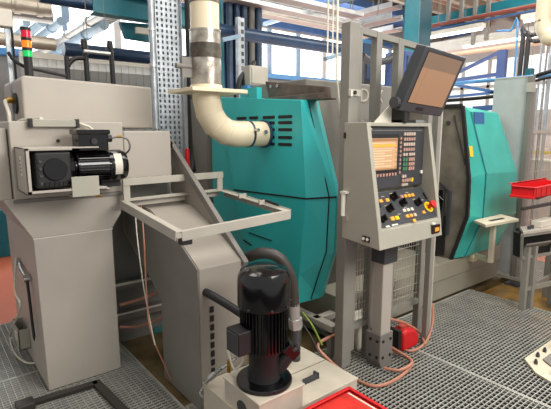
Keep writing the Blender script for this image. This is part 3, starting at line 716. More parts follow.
# front lip switch and left side sockets
MB().box(2.62, 2.705, 1.639, 1.65, .975, 1.035).build('meter_window', 'black', hs_, bevel=.002)
for x in (2.645, 2.668): MB().box(x, x+.02, 1.635, 1.64, .99, 1.015).build('meter_digit', 'keyo', hs_)
MB().box(2.62, 2.655, 1.641, 1.655, 1.037, 1.046).build('white_tag', 'white', hs_)
for y in (1.735, 1.765):
    MB().box(2.082, 2.09, y-.013, y+.013, .985, 1.02).build('socket', 'blackm', hs_); MB().cyl((2.082, y, 1.003), (2.078, y, 1.003), .010, n=12).build('white_switch', 'white', hs_)
mb = MB(); mb.cyl((2.075, 1.93, 1.12), (2.075, 1.93, 1.27), .014, n=12); mb.box(2.06, 2.09, 1.90, 1.945, 1.262, 1.275); mb.build('white_holder', 'white', hs_)
MB().box(2.083, 2.09, 1.90, 1.94, 1.09, 1.12).build('holder_clip', 'grey', hs_)
MB().box(2.084, 2.09, 1.935, 1.95, 1.60, 1.635).build('side_catch', 'blackm', hs_)
# pedestal
pd = MB().box(2.41, 2.515, 1.86, 1.945, .22, .96)
pd.build('pedestal', 'grey', Q, bevel=.006)
MB().box(2.392, 2.535, 1.84, 1.955, .76, .955).build('pedestal_collar', 'char', Q, bevel=.006)
mb = MB(); mb.prism([(2.40, 1.855, .25), (2.40, 1.855, .05), (2.42, 1.855, 0), (2.54, 1.855, 0), (2.54, 1.855, .25)], (0, .13, 0)); ft = mb.build('foot_bracket', 'greyd', Q, bevel=.006)
for x in (2.43, 2.51):
    for z in (.08, .20): MB().cyl((x, 1.855, z), (x, 1.848, z), .010, n=8).build('bolt', 'dark', ft)
for y in (1.88, 1.94):
    for z in (.08, .20): MB().cyl((2.40, y, z), (2.393, y, z), .010, n=8).build('bolt', 'dark', ft)
# triangular gusset and bracket carrying the monitor
mb = MB(); mb.prism([(2.26, 1.86, 1.695), (2.43, 1.86, 1.695), (2.43, 1.86, 1.82)], (0, .006, 0)); mb.build('gusset', 'offw', Q)
mb = MB(); mb.box(2.43, 2.47, 1.76, 1.87, 1.695, 1.83); mb.box(2.43, 2.58, 1.78, 1.87, 1.695, 1.715); mb.build('monitor_bracket', 'blackm', Q, bevel=.003)
MB().box(2.60, 2.70, 1.80, 1.83, 1.697, 1.715).build('bright_rail', 'steel', Q)

# ================================================================== MONITOR
N_ = thing('tilted_monitor', (2.64, 1.75, 1.74), 'dark grey monitor with brown tinted screen tilted down above the control panel', 'monitor')
bl = V((2.365, 1.752, 1.765)); br = V((2.825, 1.755, 1.738)); tl = V((2.435, 1.632, 2.14)); 
u = (br-bl); v = tl-bl; n = u.cross(v).normalized()
if n.y > 0: n = -n
mb = MB()
d = -n*.075
fr = .042
mb.fbox(bl, u, v, d)
fm = mb.build('monitor_case', 'char', N_, bevel=.008)
uu = u.normalized(); vv = v.normalized()
s0 = bl+uu*fr+vv*.062; su = u-uu*2*fr*.95; sv = v-vv*(.062+.028)
mb = MB(); mb.fbox(s0-uu*.005-vv*.005, su+uu*.01, sv+vv*.01, n*.0015); mb.build('screen_surround', 'blackm', N_)
mb = MB(); mb.fbox(s0+n*.0015, su, sv*.70, n*.002); mb.build('screen', 'scr2', N_)
mb = MB(); mb.fbox(s0+n*.0015+sv*.70, su, sv*.30, n*.002); mb.build('darker_screen_band', 'scr2t', N_)
mb = MB(); mb.fbox(s0+n*.0036+su*.14, uu*.003, sv*.7, n*.0004); mb.fbox(s0+n*.0036+su*.4+sv*.4, su*.35, vv*.003, n*.0004); mb.build('screen_line', 'scrd', N_)
mb = MB(); mb.fbox(bl+u*.33+vv*.020, u*.16, vv*.02, n*.002); mb.build('drive_slot', 'blackm', N_)
mb = MB(); mb.fbox(bl+d*1.0+u*.1+v*.1, u*.8, v*.8, d*.6); mb.build('rear_housing', 'char', N_, bevel=.02)
mb = MB(); mb.cyl(bl+vv*.04+d*.6-uu*.03, bl+vv*.04+d*.6, .034, n=18); mb.build('tilt_knob', 'darkg', N_)
mb = MB(); mb.cyl((2.45, 1.80, 1.76), (2.45, 1.84, 1.82), .02); mb.box(2.45, 2.52, 1.79, 1.86, 1.70, 1.80); mb.build('tilt_hinge', 'blackm', N_)
# ================================================================== RIGHT SIDE
# swing-out table on the base
S = thing('swing_table', (4.2, 2.1, .37), 'cream swing-arm table with black slot bracketed to the lathe base', 'table')
mb = MB(); mb.prism([V((4.163, 2.17, .77)), V((4.03, 1.986, .77)), V((4.56, 1.927, .77)), V((4.68, 2.16, .77))], (0, 0, .028)); tp = mb.build('table_top', 'creamb', S, bevel=.004)
mb = MB(); mb.prism([V((4.24, 2.07, .7985)), V((4.22, 2.03, .7985)), V((4.45, 2.01, .7985)), V((4.48, 2.05, .7985))], (0, 0, .002)); mb.build('black_slot', 'dark', tp)
mb = MB(); mb.bar((4.33, 2.06, .77), (4.33, 2.06, .37), .045, .045, up=(0, 1, 0)); mb.build('upright', 'creamb', S, bevel=.004)
mb = MB(); mb.bar((4.33, 2.05, .385), (4.44, 2.30, .385), .045, .045); mb.build('lower_arm', 'creamb', S, bevel=.004)
mb = MB(); mb.box(4.40, 4.48, 2.27, 2.335, .31, .42); mb.cyl((4.41, 2.27, .37), (4.37, 2.27, .37), .022, n=12); mb.build('wall_bracket', 'cream', S, bevel=.004)
mb = MB(); mb.cyl((4.24, 2.08, .745), (4.24, 2.08, .77), .03); mb.build('pivot', 'blackm', S)
mb = MB(); mb.bar((4.60, 2.12, .77), (4.66, 2.30, .50), .012, .016); mb.build('stay_rod', 'frame', S)

# post and sheet on the right
R1 = thing('partition', (5.27, 2.3, -.1), 'pale grey sheet partition with dark steel end post behind right teal cover', 'partition')
MB().box(5.235, 5.29, 2.19, 2.25, -.1, 2.22).build('end_post', 'greyd', R1, bevel=.004)
MB().box(5.295, 5.345, 2.19, 2.25, -.1, 2.10).build('end_post', 'post', R1, bevel=.004)
MB().box(5.26, 5.272, 2.25, 2.62, .02, 2.21).build('sheet', 'sheet', R1)
MB().box(5.255, 5.278, 2.25, 2.62, 2.21, 2.225).build('sheet_edge', 'frame', R1)
MB().box(5.275, 5.28, 2.25, 3.4, .03, .95).build('shaded_sheet_part', 'greyd', R1)  # shadowed part of the sheet, painted as a darker panel
MB().box(5.225, 5.30, 2.185, 2.255, 2.05, 2.15).build('clamp', 'frame', R1)
MB().box(5.19, 5.36, 2.14, 2.30, -.1, -.085).build('foot_plate', 'darkg', R1)
MB().cyl((5.20, 2.20, .55), (5.235, 2.21, .55), .02).build('knob', 'blackm', R1)
R2 = thing('mesh_fence', (6.3, 2.25, 0), 'pale welded mesh fence panel at right edge beyond the steel post', 'fence')
mb = MB()
for i in range(40): x = 5.4+i*.045; mb.bar((x, 2.22, .05), (x, 2.22, 1.62), .005, .005)
for i in range(12): z = .06+i*.14; mb.bar((5.4, 2.225, z), (7.2, 2.225, z), .005, .005)
mb.build('wire_mesh', 'frame', R2)
MB().bar((5.36, 2.22, 1.63), (7.2, 2.22, 1.63), .03, .03).build('top_rail', 'frame', R2)
MB().box(7.18, 7.22, 2.2, 2.24, 0, 1.65).build('post', 'post', R2)
# teal upright behind it
one(MB().box(6.86, 6.95, 2.9, 2.99, 0, 2.5), 'steel_column', 'teald', 'slim teal column at right edge behind the mesh fence', 'column', bevel=.005)
# stand with small box and the red bin
ST = thing('parts_stand', (4.6, 1.75, -.1), 'grey steel stand at right edge with open dark box on bent legs', 'stand')
mb = MB(); mb.prism([V((4.13, 1.70, .74)), V((4.62, 1.58, .74)), V((4.85, 1.70, .74)), V((4.32, 1.81, .74))], (0, 0, .03)); mb.build('top_plate', 'frame', ST, bevel=.004)
mb = MB()
mb.prism([V((4.15, 1.72, .74)), V((4.20, 1.72, .50)), V((4.24, 1.72, .50)), V((4.19, 1.72, .74))], (.44, -.11, 0)) if False else None
mb.bar((4.15, 1.715, .73), (4.62, 1.60, .73), .012, .03); mb.bar((4.24, 1.74, .50), (4.66, 1.64, .50), .012, .03)
mb.bar((4.15, 1.715, .74), (4.24, 1.74, .49), .02, .03); mb.bar((4.62, 1.60, .74), (4.66, 1.64, .49), .02, .03)
mb.build('box_rim', 'post', ST)
mb = MB(); mb.prism([V((4.20, 1.76, .73)), V((4.28, 1.78, .49)), V((4.70, 1.68, .49)), V((4.66, 1.64, .73))], (.06, .08, 0)); mb.build('box_inside', 'dark', ST)
mb = MB(); mb.prism([V((4.22, 1.70, .63)), V((4.58, 1.61, .63)), V((4.62, 1.68, .57)), V((4.28, 1.76, .57))], (0, 0, .015)); mb.build('flap', 'greyd', ST)
for p, q in (((4.30, 1.72), (4.30, 1.72)), ((4.80, 1.60), (4.80, 1.60)), ((4.40, 1.70), (4.40, 1.70)), ((4.95, 1.72), (4.95, 1.72))):
    MB().box(p[0]-.025, p[0]+.025, p[1]-.025, p[1]+.025, -.1, .60).build('leg', 'post', ST, bevel=.003)
mb = MB(); mb.bar((4.30, 1.72, .20), (4.80, 1.60, .20), .03, .04); mb.bar((4.30, 1.72, .20), (4.95, 1.72, .20), .03, .04); mb.build('stretcher', 'post', ST)
MB().box(4.40, 4.70, 1.66, 1.75, .77, .83).build('clamp_block', 'offw', ST, bevel=.006)
for x in (4.27, 4.33): MB().cyl((x, 1.71, .77), (x, 1.71, .80), .016, n=10).build('bolt', 'darkg', ST)
# bin holder post (out of frame) and red bin
mb = MB()
mb.bar((5.12, 1.83, -.1), (5.12, 1.83, 1.03), .05, .05, up=(0, 1, 0)); BH = thing('bin_holder', (5.0, 1.8, -.1), 'dark shelf bracket carrying the small red bin at right edge', 'bracket')
mb.build('upright', 'post', BH)
mb = MB(); mb.bar((4.45, 1.87, 1.03), (5.12, 1.85, 1.03), .04, .02); mb.bar((4.45, 1.75, 1.03), (5.12, 1.83, 1.03), .04, .02); mb.build('shelf_arm', 'darkg', BH)
mb = MB(); mb.bar((4.55, 1.90, .90), (5.12, 1.80, .92), .03, .03); mb.build('lower_arm', 'darkg', BH)
RB = thing('red_bin', (4.6, 1.85, 1.03), 'small bright red stacking bin held at the right edge above the stand', 'bin')
bx0, bx1, by0, by1, bz0, bz1 = 4.28, 5.02, 1.70, 1.90, 1.045, 1.15
mb = MB(); t = .008; mb.box(bx0, bx1, by0, by1, bz0, bz0+.01); mb.box(bx0, bx1, by0, by0+t, bz0, bz1); mb.box(bx0, bx1, by1-t, by1, bz0, bz1+.02); mb.box(bx0, bx0+t, by0, by1, bz0, bz1); mb.box(bx1-t, bx1, by0, by1, bz0, bz1)
mb.build('bin_body', 'red', RB, bevel=.003)
mb = MB(); w = .015; mb.box(bx0-w, bx1+w, by0-w, by0+t, bz1-.012, bz1); mb.box(bx0-w, bx1+w, by1-t, by1+w, bz1+.008, bz1+.02); mb.box(bx0-w, bx0+t, by0, by1, bz1-.012, bz1); mb.box(bx0-.03, bx0, by0-.01, by1, bz0, bz0+.02)
mb.build('rim', 'red', RB, bevel=.003)
for k in range(6): MB().box(bx0+.04+k*.11, bx0+.05+k*.11, by0-.006, by0, bz0+.01, bz1-.015).build('rib', 'red', RB)
# pale base plate bottom right
BP = thing('machine_foot_plate', (3.5, 1.2, 0), 'cream steel plate with dark bolts lying on the grating at right edge', 'plate')
mb = MB(); mb.prism([V((3.33, 1.285, .0)), V((3.185, 1.15, .0)), V((3.13, 1.0, 0)), V((3.95, 1.0, 0)), V((3.95, 1.285, .0))], (0, 0, .015)); mb.build('plate', 'creamb', BP, bevel=.002)
for x, y in ((3.31, 1.20), (3.43, 1.235), (3.25, 1.06), (3.55, 1.235)):
    mb = MB(); mb.cyl((x, y, .015), (x, y, .035), .014, n=6); mb.cyl((x, y, .03), (x, y, .05), .008, n=8); mb.cyl((x+.03, y+.01, .015), (x+.03, y+.01, .03), .011, n=6); mb.build('bolt', 'darkg', BP)
mb = MB(); mb.prism([V((3.40, 1.19, .015)), V((3.30, 1.05, .015)), V((3.30, .98, .015)), V((3.95, .98, .015)), V((3.95, 1.19, .015))], (.0, .0, .012)); mb.box(3.62, 3.9, 1.0, 1.18, .027, .12)
mb.build('pedestal_foot', 'greyd', BP, bevel=.004)
# red canister and black box behind the pedestal
RC = thing('red_canister', (2.95, 2.0, 0), 'squat red plastic canister on the grating behind the pedestal foot', 'canister')
mb = MB(); mb.prism([V((2.74, 1.90, .0)), V((2.93, 1.90, .0)), V((2.94, 1.90, .09)), V((2.89, 1.90, .14)), V((2.78, 1.90, .165)), V((2.73, 1.90, .15))], (0, .12, 0)); mb.build('body', 'red', RC, bevel=.02)
MB().cyl((2.79, 1.96, .16), (2.79, 1.96, .185), .03).build('cap', 'redw', RC)
MB().box(2.70, 2.735, 1.92, 2.02, .03, .17).build('dark_end', 'dark', RC)
SB = thing('floor_bracket', (2.7, 2.2, 0), 'pale slanted bracket box inside the mesh fence behind the pedestal', 'bracket')
mb = MB(); mb.prism([V((2.50, 2.15, .0)), V((2.66, 2.15, .0)), V((2.74, 2.15, .22)), V((2.44, 2.15, .22))], (0, .16, 0)); mb.build('body', 'offw', SB, bevel=.004)
MB().box(2.68, 2.78, 2.16, 2.26, .22, .36).build('black_block', 'blackm', SB, bevel=.006)
VL = thing('valve_block', (3.05, 2.3, .3), 'small dark valve with handle on the lathe base seen through the mesh', 'valve')
mb = MB(); mb.box(3.02, 3.09, 2.26, 2.33, .27, .34); mb.build('body', 'darkg', VL, bevel=.006)
MB().cyl((3.05, 2.28, .34), (3.05, 2.28, .39), .012).build('stem', 'steel', VL)
MB().bar((3.0, 2.28, .39), (3.10, 2.28, .39), .02, .012).build('handle', 'greyd', VL)

# ================================================================== LOOSE HOSES
def hose(pts, r, m, label, name='air_hose'):
    return one(MB().tube(pts, r, n=8), name, m, label, 'hose', smooth=True)
zf = .012
hose([(2.27, 2.14, .20), at(318, 345, z=.15), at(330, 361, z=.06), at(350, 376, z=zf), at(375, 386, z=zf), at(398, 378, z=zf), at(412, 364, z=zf), at(406, 356, z=zf), at(395, 352, z=zf+.02), at(378, 350, z=zf+.02)], .011, 'orange', 'orange air hose sweeping over the grating from the foot bracket to pedestal')
hose([at(384, 368, z=zf+.02), at(400, 370, z=zf+.02), at(412, 362, z=zf+.03), at(402, 354, z=zf+.03), at(388, 345, z=zf+.06)], .010, 'orange', 'orange hose loop curled on the grating beside the pedestal foot')
hose([at(392, 344, z=zf), at(410, 351, z=zf), at(424, 344, z=.02), at(431, 330, z=.1), at(433, 315, z=.2), at(432, 303, y=1.93)], .010, 'orange', 'orange hose rising along the slim grey post')
hose([at(390, 319, y=2.0), at(405, 323, y=1.98), at(420, 333, y=1.95), at(425, 345, z=.02)], .010, 'orange', 'orange hose arching over the red canister')
hose([at(120, 305, y=3.2), at(138, 300, y=3.15), at(155, 293, y=3.1), at(164, 285, y=3.05)], .013, 'orange', 'upper orange hose crossing behind the incline left of it')
hose([at(120, 327, y=3.22), at(140, 326, y=3.18), at(164, 316, y=3.1)], .011, 'orange', 'lower orange hose near floor between cabinet and incline')
hose([at(141, 206, y=2.8), at(144, 240, y=2.75), at(147, 300, y=2.7), at(152, 335, y=2.65), at(172, 381, z=.01)], .005, 'orange', 'thin pinkish cord hanging from the frame to the floor', 'cord')
hose([at(135, 208, y=2.82), at(137, 235, y=2.78), at(141, 268, y=2.74), at(146, 300, y=2.72), at(155, 345, y=2.6)], .004, 'whiteh', 'thin pale cord hanging from the frame left of the pink one', 'cord')
hose([at(16, 258, x=.50), at(15, 290, x=.45), at(20, 308, x=.45), at(10, 335, z=.03), at(14, 352, z=.02), at(25, 362, z=.02), at(35, 363, z=.02)], .007, 'whiteh', 'white tube looping down to the grating left of the cabinet')
for i, (a, b, c2) in enumerate((((302, 312), (312, 325), (322, 345)), ((301, 322), (310, 335), (318, 352)), ((306, 316), (322, 330), (340, 338)))):
    hose([at(*a, y=2.3), at(*b, y=2.22), at(*c2, y=2.15)], .007, ['cablex', 'blackm', 'blackm'][i], ['yellow-green earth cable under the foot bracket', 'black cable nearest the pump under the foot bracket', 'black cable passing behind the corner post foot'][i], 'cable')
# dark hatch frame, lower left
HF = thing('hatch_frame', (.6, 2.7, 0), 'dark angle-iron hatch frame on the grating before the cabinet', 'frame')
mb = MB(); mb.bar((.40, 2.905, .012), (.80, 2.885, .012), .05, .024); mb.build('long_bar', 'grated', HF)
mb = MB(); mb.bar((.795, 2.905, .012), (.83, 2.45, .012), .05, .024); mb.build('side_bar', 'grated', HF)
mb = MB(); mb.box(.33, .43, 2.84, 2.93, 0, .05); mb.build('corner_block', 'grated', HF, bevel=.01)
# lever rod and catch box beside cabinet
LV = thing('lever_rod', (.51, 3.25, .3), 'chrome arm with long black rod on the cabinet side', 'lever')
MB().tube([(.515, 3.58, .73), (.50, 3.40, .72), (.50, 3.22, .70)], .013, n=10, smooth=False).build('chrome_arm', 'steel', LV, smooth=True)
for p in ((.515, 3.58, .73), (.50, 3.22, .70)): MB().cyl(V(p)-V((.018, 0, 0)), V(p)+V((.018, 0, 0)), .026, n=14).build('joint', 'steel', LV)
MB().cyl((.50, 3.20, .69), (.50, 3.14, .33), .009, n=10).build('black_rod', 'blackm', LV)
MB().cyl((.50, 3.14, .33), (.50, 3.138, .30), .009, n=10, r2=.002).build('tip', 'dark', LV)
FV = thing('floor_fitting', (1.35, 2.9, 0), 'small teal floor fitting on oily concrete left of the incline foot', 'fitting')
q = at(158, 327, z=.02)
MB().box(q.x-.05, q.x+.07, q.y-.03, q.y+.06, -.02, .03).build('body', 'tealbox', FV, bevel=.008)
MB().cyl((q.x-.05, q.y+.02, .03), (q.x-.11, q.y+.10, .04), .02, n=10).build('stub', 'darkg', FV)
CBX = thing('catch_box', (.47, 3.8, 0), 'small open grey sheet box clamped on the left cabinet side', 'box')
mb = MB(); t = .006; z0, z1 = .10, .25
mb.box(.46, .53, 3.50, 3.50+t, z0, z1); mb.box(.46, .53, 3.75, 3.75+t, z0, z1); mb.box(.46, .46+t, 3.50, 3.756, z0, z1); mb.box(.46, .53, 3.50, 3.75, z0, z0+t)
mb.build('body', 'greyp', CBX); MB().box(.452, .46, 3.53, 3.60, .17, .22).build('tag', 'offw', CBX)
# ================================================================== BACKGROUND
# signal tower
SL = thing('signal_tower', (.69, 3.6, 2.0), 'red, amber and green signal light tower above the conveyor head', 'signal light')
p = at(28, 60, y=3.6); px_, py_ = p.x, 3.6
def lz(v): return at(28, v, y=3.6).z
r = .031
MB().cyl((px_, py_, 1.99), (px_, py_, lz(57)), r*.9, n=20).build('base', 'blackm', SL, smooth=True)
for a, b, m, nm in ((57, 51, 'sgreen', 'green_lamp'), (48, 41, 'samber', 'amber_lamp'), (38, 31, 'sred', 'red_lamp')):
    MB().cyl((px_, py_, lz(a)), (px_, py_, lz(b)), r, n=20).build(nm, m, SL, smooth=True)
for a, b in ((51, 48), (41, 38), (31, 28)): MB().cyl((px_, py_, lz(a)), (px_, py_, lz(b)), r*1.05, n=20).build('black_ring', 'blackm', SL, smooth=True)
MB().box(.64, .75, 3.55, 3.65, 1.985, 2.0).build('foot', 'blackm', SL)
# grey box on pole top left
TB = thing('switch_box', (.58, 3.75, 1.4), 'pale grey switch box on a thin pole at the top left edge', 'box')
p = at(-4, 25, y=3.7); q = at(12, 10, y=3.7)
MB().box(p.x, q.x, 3.7, 3.8, p.z, q.z).build('box_body', 'offw', TB, bevel=.006)
a = at(7, 40, y=3.75)
MB().box(a.x-.008, a.x+.018, 3.74, 3.77, 1.6, p.z).build('pole', 'galv', TB)
MB().cyl((a.x+.03, 3.72, 1.7), (a.x+.03, 3.72, p.z), .008).build('cable', 'blackm', TB)
one(MB().box(-.6, 1.02, 6.75, 7.2, 0.0, .62), 'teal_cabinet', 'teald', 'teal cabinet standing on the red floor at left edge', 'cabinet', bevel=.01)
one(MB().box(.30, .38, 4.45, 4.53, 0, 2.6), 'blue_post', 'blue', 'blue upright strip at far left behind the conveyor head', 'post', bevel=.005)

HG = []
def hang(o):
    for X, Y, Z in HG: MB().cyl((X, Y, Z), (X, Y, 5.16), .003, n=6).build('hanger_rod', 'greyd', o)
    HG.clear()
def tubeX(px0, py0, px1, py1, y, r, m, name, label, cat='pipe', ext=(0, 0), group=None, rings=0):
    a = at(px0, py0, y=y); b = at(px1, py1, y=y); z = (a.z+b.z)/2
    mb = MB(); mb.cyl((a.x-ext[0], y, z), (b.x+ext[1], y, z), r, n=14)
    for k in range(rings):
        t = a.x+(b.x-a.x)*(k+.5)/rings; mb.cyl((t-.03, y, z), (t+.03, y, z), r*1.18, n=14)
    for t in (.15, .85): X = a.x-ext[0]+(b.x+ext[1]-a.x+ext[0])*t; HG.append((X, y, z))
    o = one(mb, name, m, label, cat, group, smooth=True); hang(o); return o
def tubeY(px0, py0, px1, py1, r, m, name, label, z=None, x=None, cat='pipe', ext=(0, 0), rings=0, sq=None):
    a = at(px0, py0, z=z, x=x); b = at(px1, py1, z=z, x=x)
    xx = (a.x+b.x)/2; zz = (a.z+b.z)/2; y0, y1 = sorted((a.y, b.y)); y0 -= ext[0]; y1 += ext[1]
    mb = MB()
    if sq: mb.box(xx-sq[0]/2, xx+sq[0]/2, y0, y1, zz-sq[1]/2, zz+sq[1]/2)
    else:
        mb.cyl((xx, y0, zz), (xx, y1, zz), r, n=14)
        for k in range(rings):
            t = y0+(y1-y0)*(k+.5)/rings; mb.cyl((xx, t-.04, zz), (xx, t+.04, zz), r*1.3, n=14)
    for t in (.2, .8): HG.append((xx, y0+(y1-y0)*t, zz))
    o = one(mb, name, m, label, cat, smooth=not sq); hang(o); return o
# pipe bundle upper left
tubeX(5, 3, 50, 9, 6, .085, 'silverw', 'service_pipe', 'topmost fat silver pipe across the upper left corner', ext=(2, .0), rings=2)
tubeX(5, 11, 52, 18, 6.2, .075, 'silver', 'service_pipe', 'second fat silver pipe below the topmost at upper left', ext=(2, 0))
tubeX(0, 38, 55, 45, 5.4, .065, 'silverw', 'service_pipe', 'beige silver pipe passing behind the signal tower', ext=(2, 0))
tubeY(12, 36, 27, 23, .05, 'bluep', 'diagonal_pipe', 'pale blue diagonal pipe just left of the signal tower top', z=3.15, ext=(0, .8))
tubeY(28, 34, 42, 22, .06, 'bluep', 'diagonal_pipe', 'pale blue diagonal pipe directly right of the signal tower', z=3.1, ext=(0, .8))
tubeY(39, 37, 61, 21, .055, 'bluep', 'diagonal_pipe', 'third pale blue diagonal pipe from the signal tower', z=3.05, ext=(0, .8), rings=2)
tubeY(56, 43, 100, 14, .05, 'silver', 'diagonal_pipe', 'silver diagonal pipe running up under the cable grid', z=3.0, ext=(0, .8), rings=3)
tubeY(38, 62, 92, 28, .065, 'bluep', 'diagonal_pipe', 'long pale blue diagonal pipe with black collars above the conveyor head', z=2.95, ext=(.3, .5), rings=3)
tubeY(20, 63, 50, 46, .07, 'silver', 'diagonal_pipe', 'silver diagonal pipe low behind the signal tower foot', z=2.9, ext=(.3, 0), rings=2)
# cable grid
a = at(68, 28, z=3.35); b = at(112, 3, z=3.35)
CG = thing('cable_grid', ((a.x+b.x)/2, (a.y+b.y)/2, 3.3), 'steel cable grid tray sloping away beneath the teal beam at upper left', 'cable tray')
mb = MB(); x0 = min(a.x, b.x); y0, y1 = b.y-.8, a.y
for k in range(9): mb.box(x0+k*.05, x0+k*.05+.025, y0, y1, 3.34, 3.36)
mb.build('long_bar', 'silver', CG)
MB().box(x0, x0+.42, y0, y1, 3.362, 3.366).build('tray_sheet', 'greym', CG)
for s in (0, .42): MB().box(x0+s-.01, x0+s+.01, y0, y1, 3.32, 3.42).build('side_rail', 'silver', CG)
mb = MB()
for k in range(26):
    t = y0+(y1-y0)*k/25; mb.box(x0, x0+.42, t-.02, t+.02, 3.325, 3.34)
mb.build('cross_bar', 'greyd', CG)
# dark cable run along the top left
tubeX(50, -2, 92, 5, 5.2, .06, 'navy', 'cable_run', 'dark navy cable run at the top left edge', ext=(.1, .0))
# teal crane beam
a = at(92, 2, y=4.8); b = at(149, 12, y=4.8)
zt = at(149, 3, y=4.8).z; zb = at(149, 21, y=4.8).z
TBm = thing('crane_beam', (1.9, 4.8, zb), 'teal steel beam at top left ending behind the perforated tray', 'beam')
MB().box(a.x, 2.72, 4.77, 4.79, zb, zt).build('web', 'teald', TBm); MB().box(a.x, 2.72, 4.72, 4.88, zb-.012, zb).build('flange', 'teald', TBm); MB().box(a.x, 2.72, 4.72, 4.88, zt, zt+.012).build('flange', 'teald', TBm)
p = at(126, 38, y=4.85); q = at(150, 26, y=4.85)
mb = MB(); mb.prism([V((p.x, 4.85, p.z)), V((q.x+.3, 4.85, p.z-.02)), V((q.x+.3, 4.85, zb)), V((p.x-.05, 4.85, q.z))], (0, .06, 0)); mb.build('gusset', 'teald', TBm)
p = at(140, 31, y=4.75); MB().box(p.x-.05, p.x+.12, 4.72, 4.76, p.z-.03, p.z+.03).build('name_plate', 'offw', TBm)
# dark pipe on the left and corrugated wall, black stands
tubeX(100, 51, 152, 60, 5.6, .075, 'navy', 'hall_pipe', 'dark navy horizontal pipe left of the perforated tray', ext=(.4, .5))
WP = thing('corrugated_partition', (1.6, 6.2, 0), 'grey corrugated wall panel behind the conveyor head', 'panel')
mb = MB(); mb.box(1.1, 3.6, 6.2, 6.24, 0, 2.55)
for k in range(24): mb.box(1.1+k*.1, 1.15+k*.1, 6.19, 6.2, 0, 2.5)
mb.build('sheet', 'wall', WP); MB().box(1.1, 3.6, 6.17, 6.25, 2.5, 2.56).build('top_edge', 'frame', WP)
for i, (px0, py0, px1, py1) in enumerate(((83, 48, 87, 78), (109, 48, 114, 82))):
    a = at(px0, py0, y=4.6); b = at(px1, py1, y=4.6)
    one(MB().tube([a, (a.x+.02, 4.6, (a.z+b.z)/2), (b.x, 4.6, 0)], .024, n=10), 'standpipe', 'blackm', ['black upright pipe above the conveyor head, left of two', 'black upright pipe nearest the perforated tray'][i], 'pipe', smooth=True)
one(MB().tube([(at(68, 78, y=4.6).x, 4.6, 0), at(68, 78, y=4.6), at(68, 66, y=4.6), at(74, 59, y=4.6), at(84, 58, y=4.6)], .022, n=10), 'standpipe', 'blackm', 'bent black pipe curving over at left of the black uprights', 'pipe', smooth=True)
tubeX(84, 51, 110, 54, 4.55, .018, 'silver', 'handrail', 'thin silver bar joining the black uprights above the conveyor', 'rail')
mb = MB()
for k, (a_, b_) in enumerate((((38, 62), (60, 70)), ((60, 72), (75, 76)))): pass
one(MB().tube([at(8, 52, y=3.65), at(14, 60, y=3.65), at(26, 67, y=3.65), at(48, 72, y=3.65), at(66, 76, y=3.65)], .012, n=8), 'signal_cable', 'blackm', 'black cable draped along the conveyor head top edge', 'cable', smooth=True)

# teal column and navy conduits behind the duct
TC = thing('teal_column', (3.0, 5.6, 0), 'teal steel column directly behind the cream duct', 'column')
a = at(204, 40, y=5.6); b = at(224, 40, y=5.6)
MB().box(a.x, b.x, 5.6, 5.7, 0, 5.1).build('shaft', 'teald', TC, bevel=.004)
p = at(222, 30, y=5.58); MB().box(p.x-.06, p.x+.12, 5.56, 5.6, p.z-.12, p.z+.06).build('bracket', 'teald', TC)
NB = thing('conduit_bank', (3.4, 5.75, 0), 'bank of dark navy upright conduits on a backboard behind the duct', 'conduits')
a = at(224, 40, y=5.8); b = at(263, 40, y=5.8)
MB().box(a.x, b.x, 5.82, 5.88, 0, 4.9).build('backboard', 'navy', NB)
for k in range(5):
    x = a.x+.08+(b.x-a.x-.1)*k/4.6; MB().cyl((x, 5.78, 0), (x, 5.78, 4.9), .05, n=12).build('conduit', ['navyl', 'navy', 'navyl', 'greyd', 'navyl'][k], NB, smooth=True)
a = at(200, 26, y=5.2); b = at(346, 49, y=5.2); zz = (a.z+b.z)/2
tubeX(222, 31, 346, 50, 5.2, .085, 'navy', 'hall_pipe', 'thick dark navy horizontal pipe crossing before the windows', ext=(.4, -.0))
# perforated channel post
PS = thing('strut_channel', (3.2, 5.0, 1.0), 'galvanised slotted strut standing right of the foil sleeve', 'strut')
a = at(237, 17, y=5.0); b = at(243, 17, y=5.0)
MB().box(a.x, a.x+.045, 4.98, 5.04, 0, a.z).build('strut_side', 'galv', PS)
mb = MB(); mb.box(a.x+.047, b.x+.02, 5.0, 5.04, 0, a.z); sf = mb.build('strut_face', 'galv', PS)
mb = MB()
for k in range(16): mb.box(a.x+.058, b.x+.008, 4.998, 5.0, a.z-.1-k*.09, a.z-.05-k*.09)
mb.build('slot', 'darkg', sf)
p = at(222, 40, y=4.95); q = at(240, 36, y=4.95); MB().bar(p, q, .05, .05).build('arm', 'bluep', PS)
# pale diagonal strut and cable trays under the ceiling
a = at(264, 24, z=3.6); b = at(335, 6, z=3.6)
one(MB().box(a.x-.03, a.x+.05, b.y-.6, a.y, 3.57, 3.63), 'support_strut', 'bluep', 'pale blue strut crossing diagonally under the cable trays', 'strut', bevel=.005)
for i, (p0, p1) in enumerate((((288, 19), (349, 32)), ((280, 11.4), (347, 25)), ((280, 3), (347, 15)))):
    y = 6.2-i*.5; a = at(*p0, y=y); b = at(*p1, y=y); z = b.z
    t_ = thing('cable_tray', ((a.x+b.x)/2+1, y, z), ['pinkish steel cable tray under the ceiling, lowest of three before the windows', 'middle one of three pinkish cable trays under the ceiling', 'uppermost of three pinkish cable trays under the ceiling'][i], 'cable tray', 'cable trays above the windows')
    x0, x1 = a.x-3.0, b.x+.25
    MB().box(x0, x1, y-.12, y+.12, z, z+.008).build('tray_floor', 'trayp', t_)
    for s in (-.12, .12): MB().box(x0, x1, y+s-.01, y+s+.01, z-.004, z+.05).build('tray_edge', 'silver' if i else 'silverw', t_)
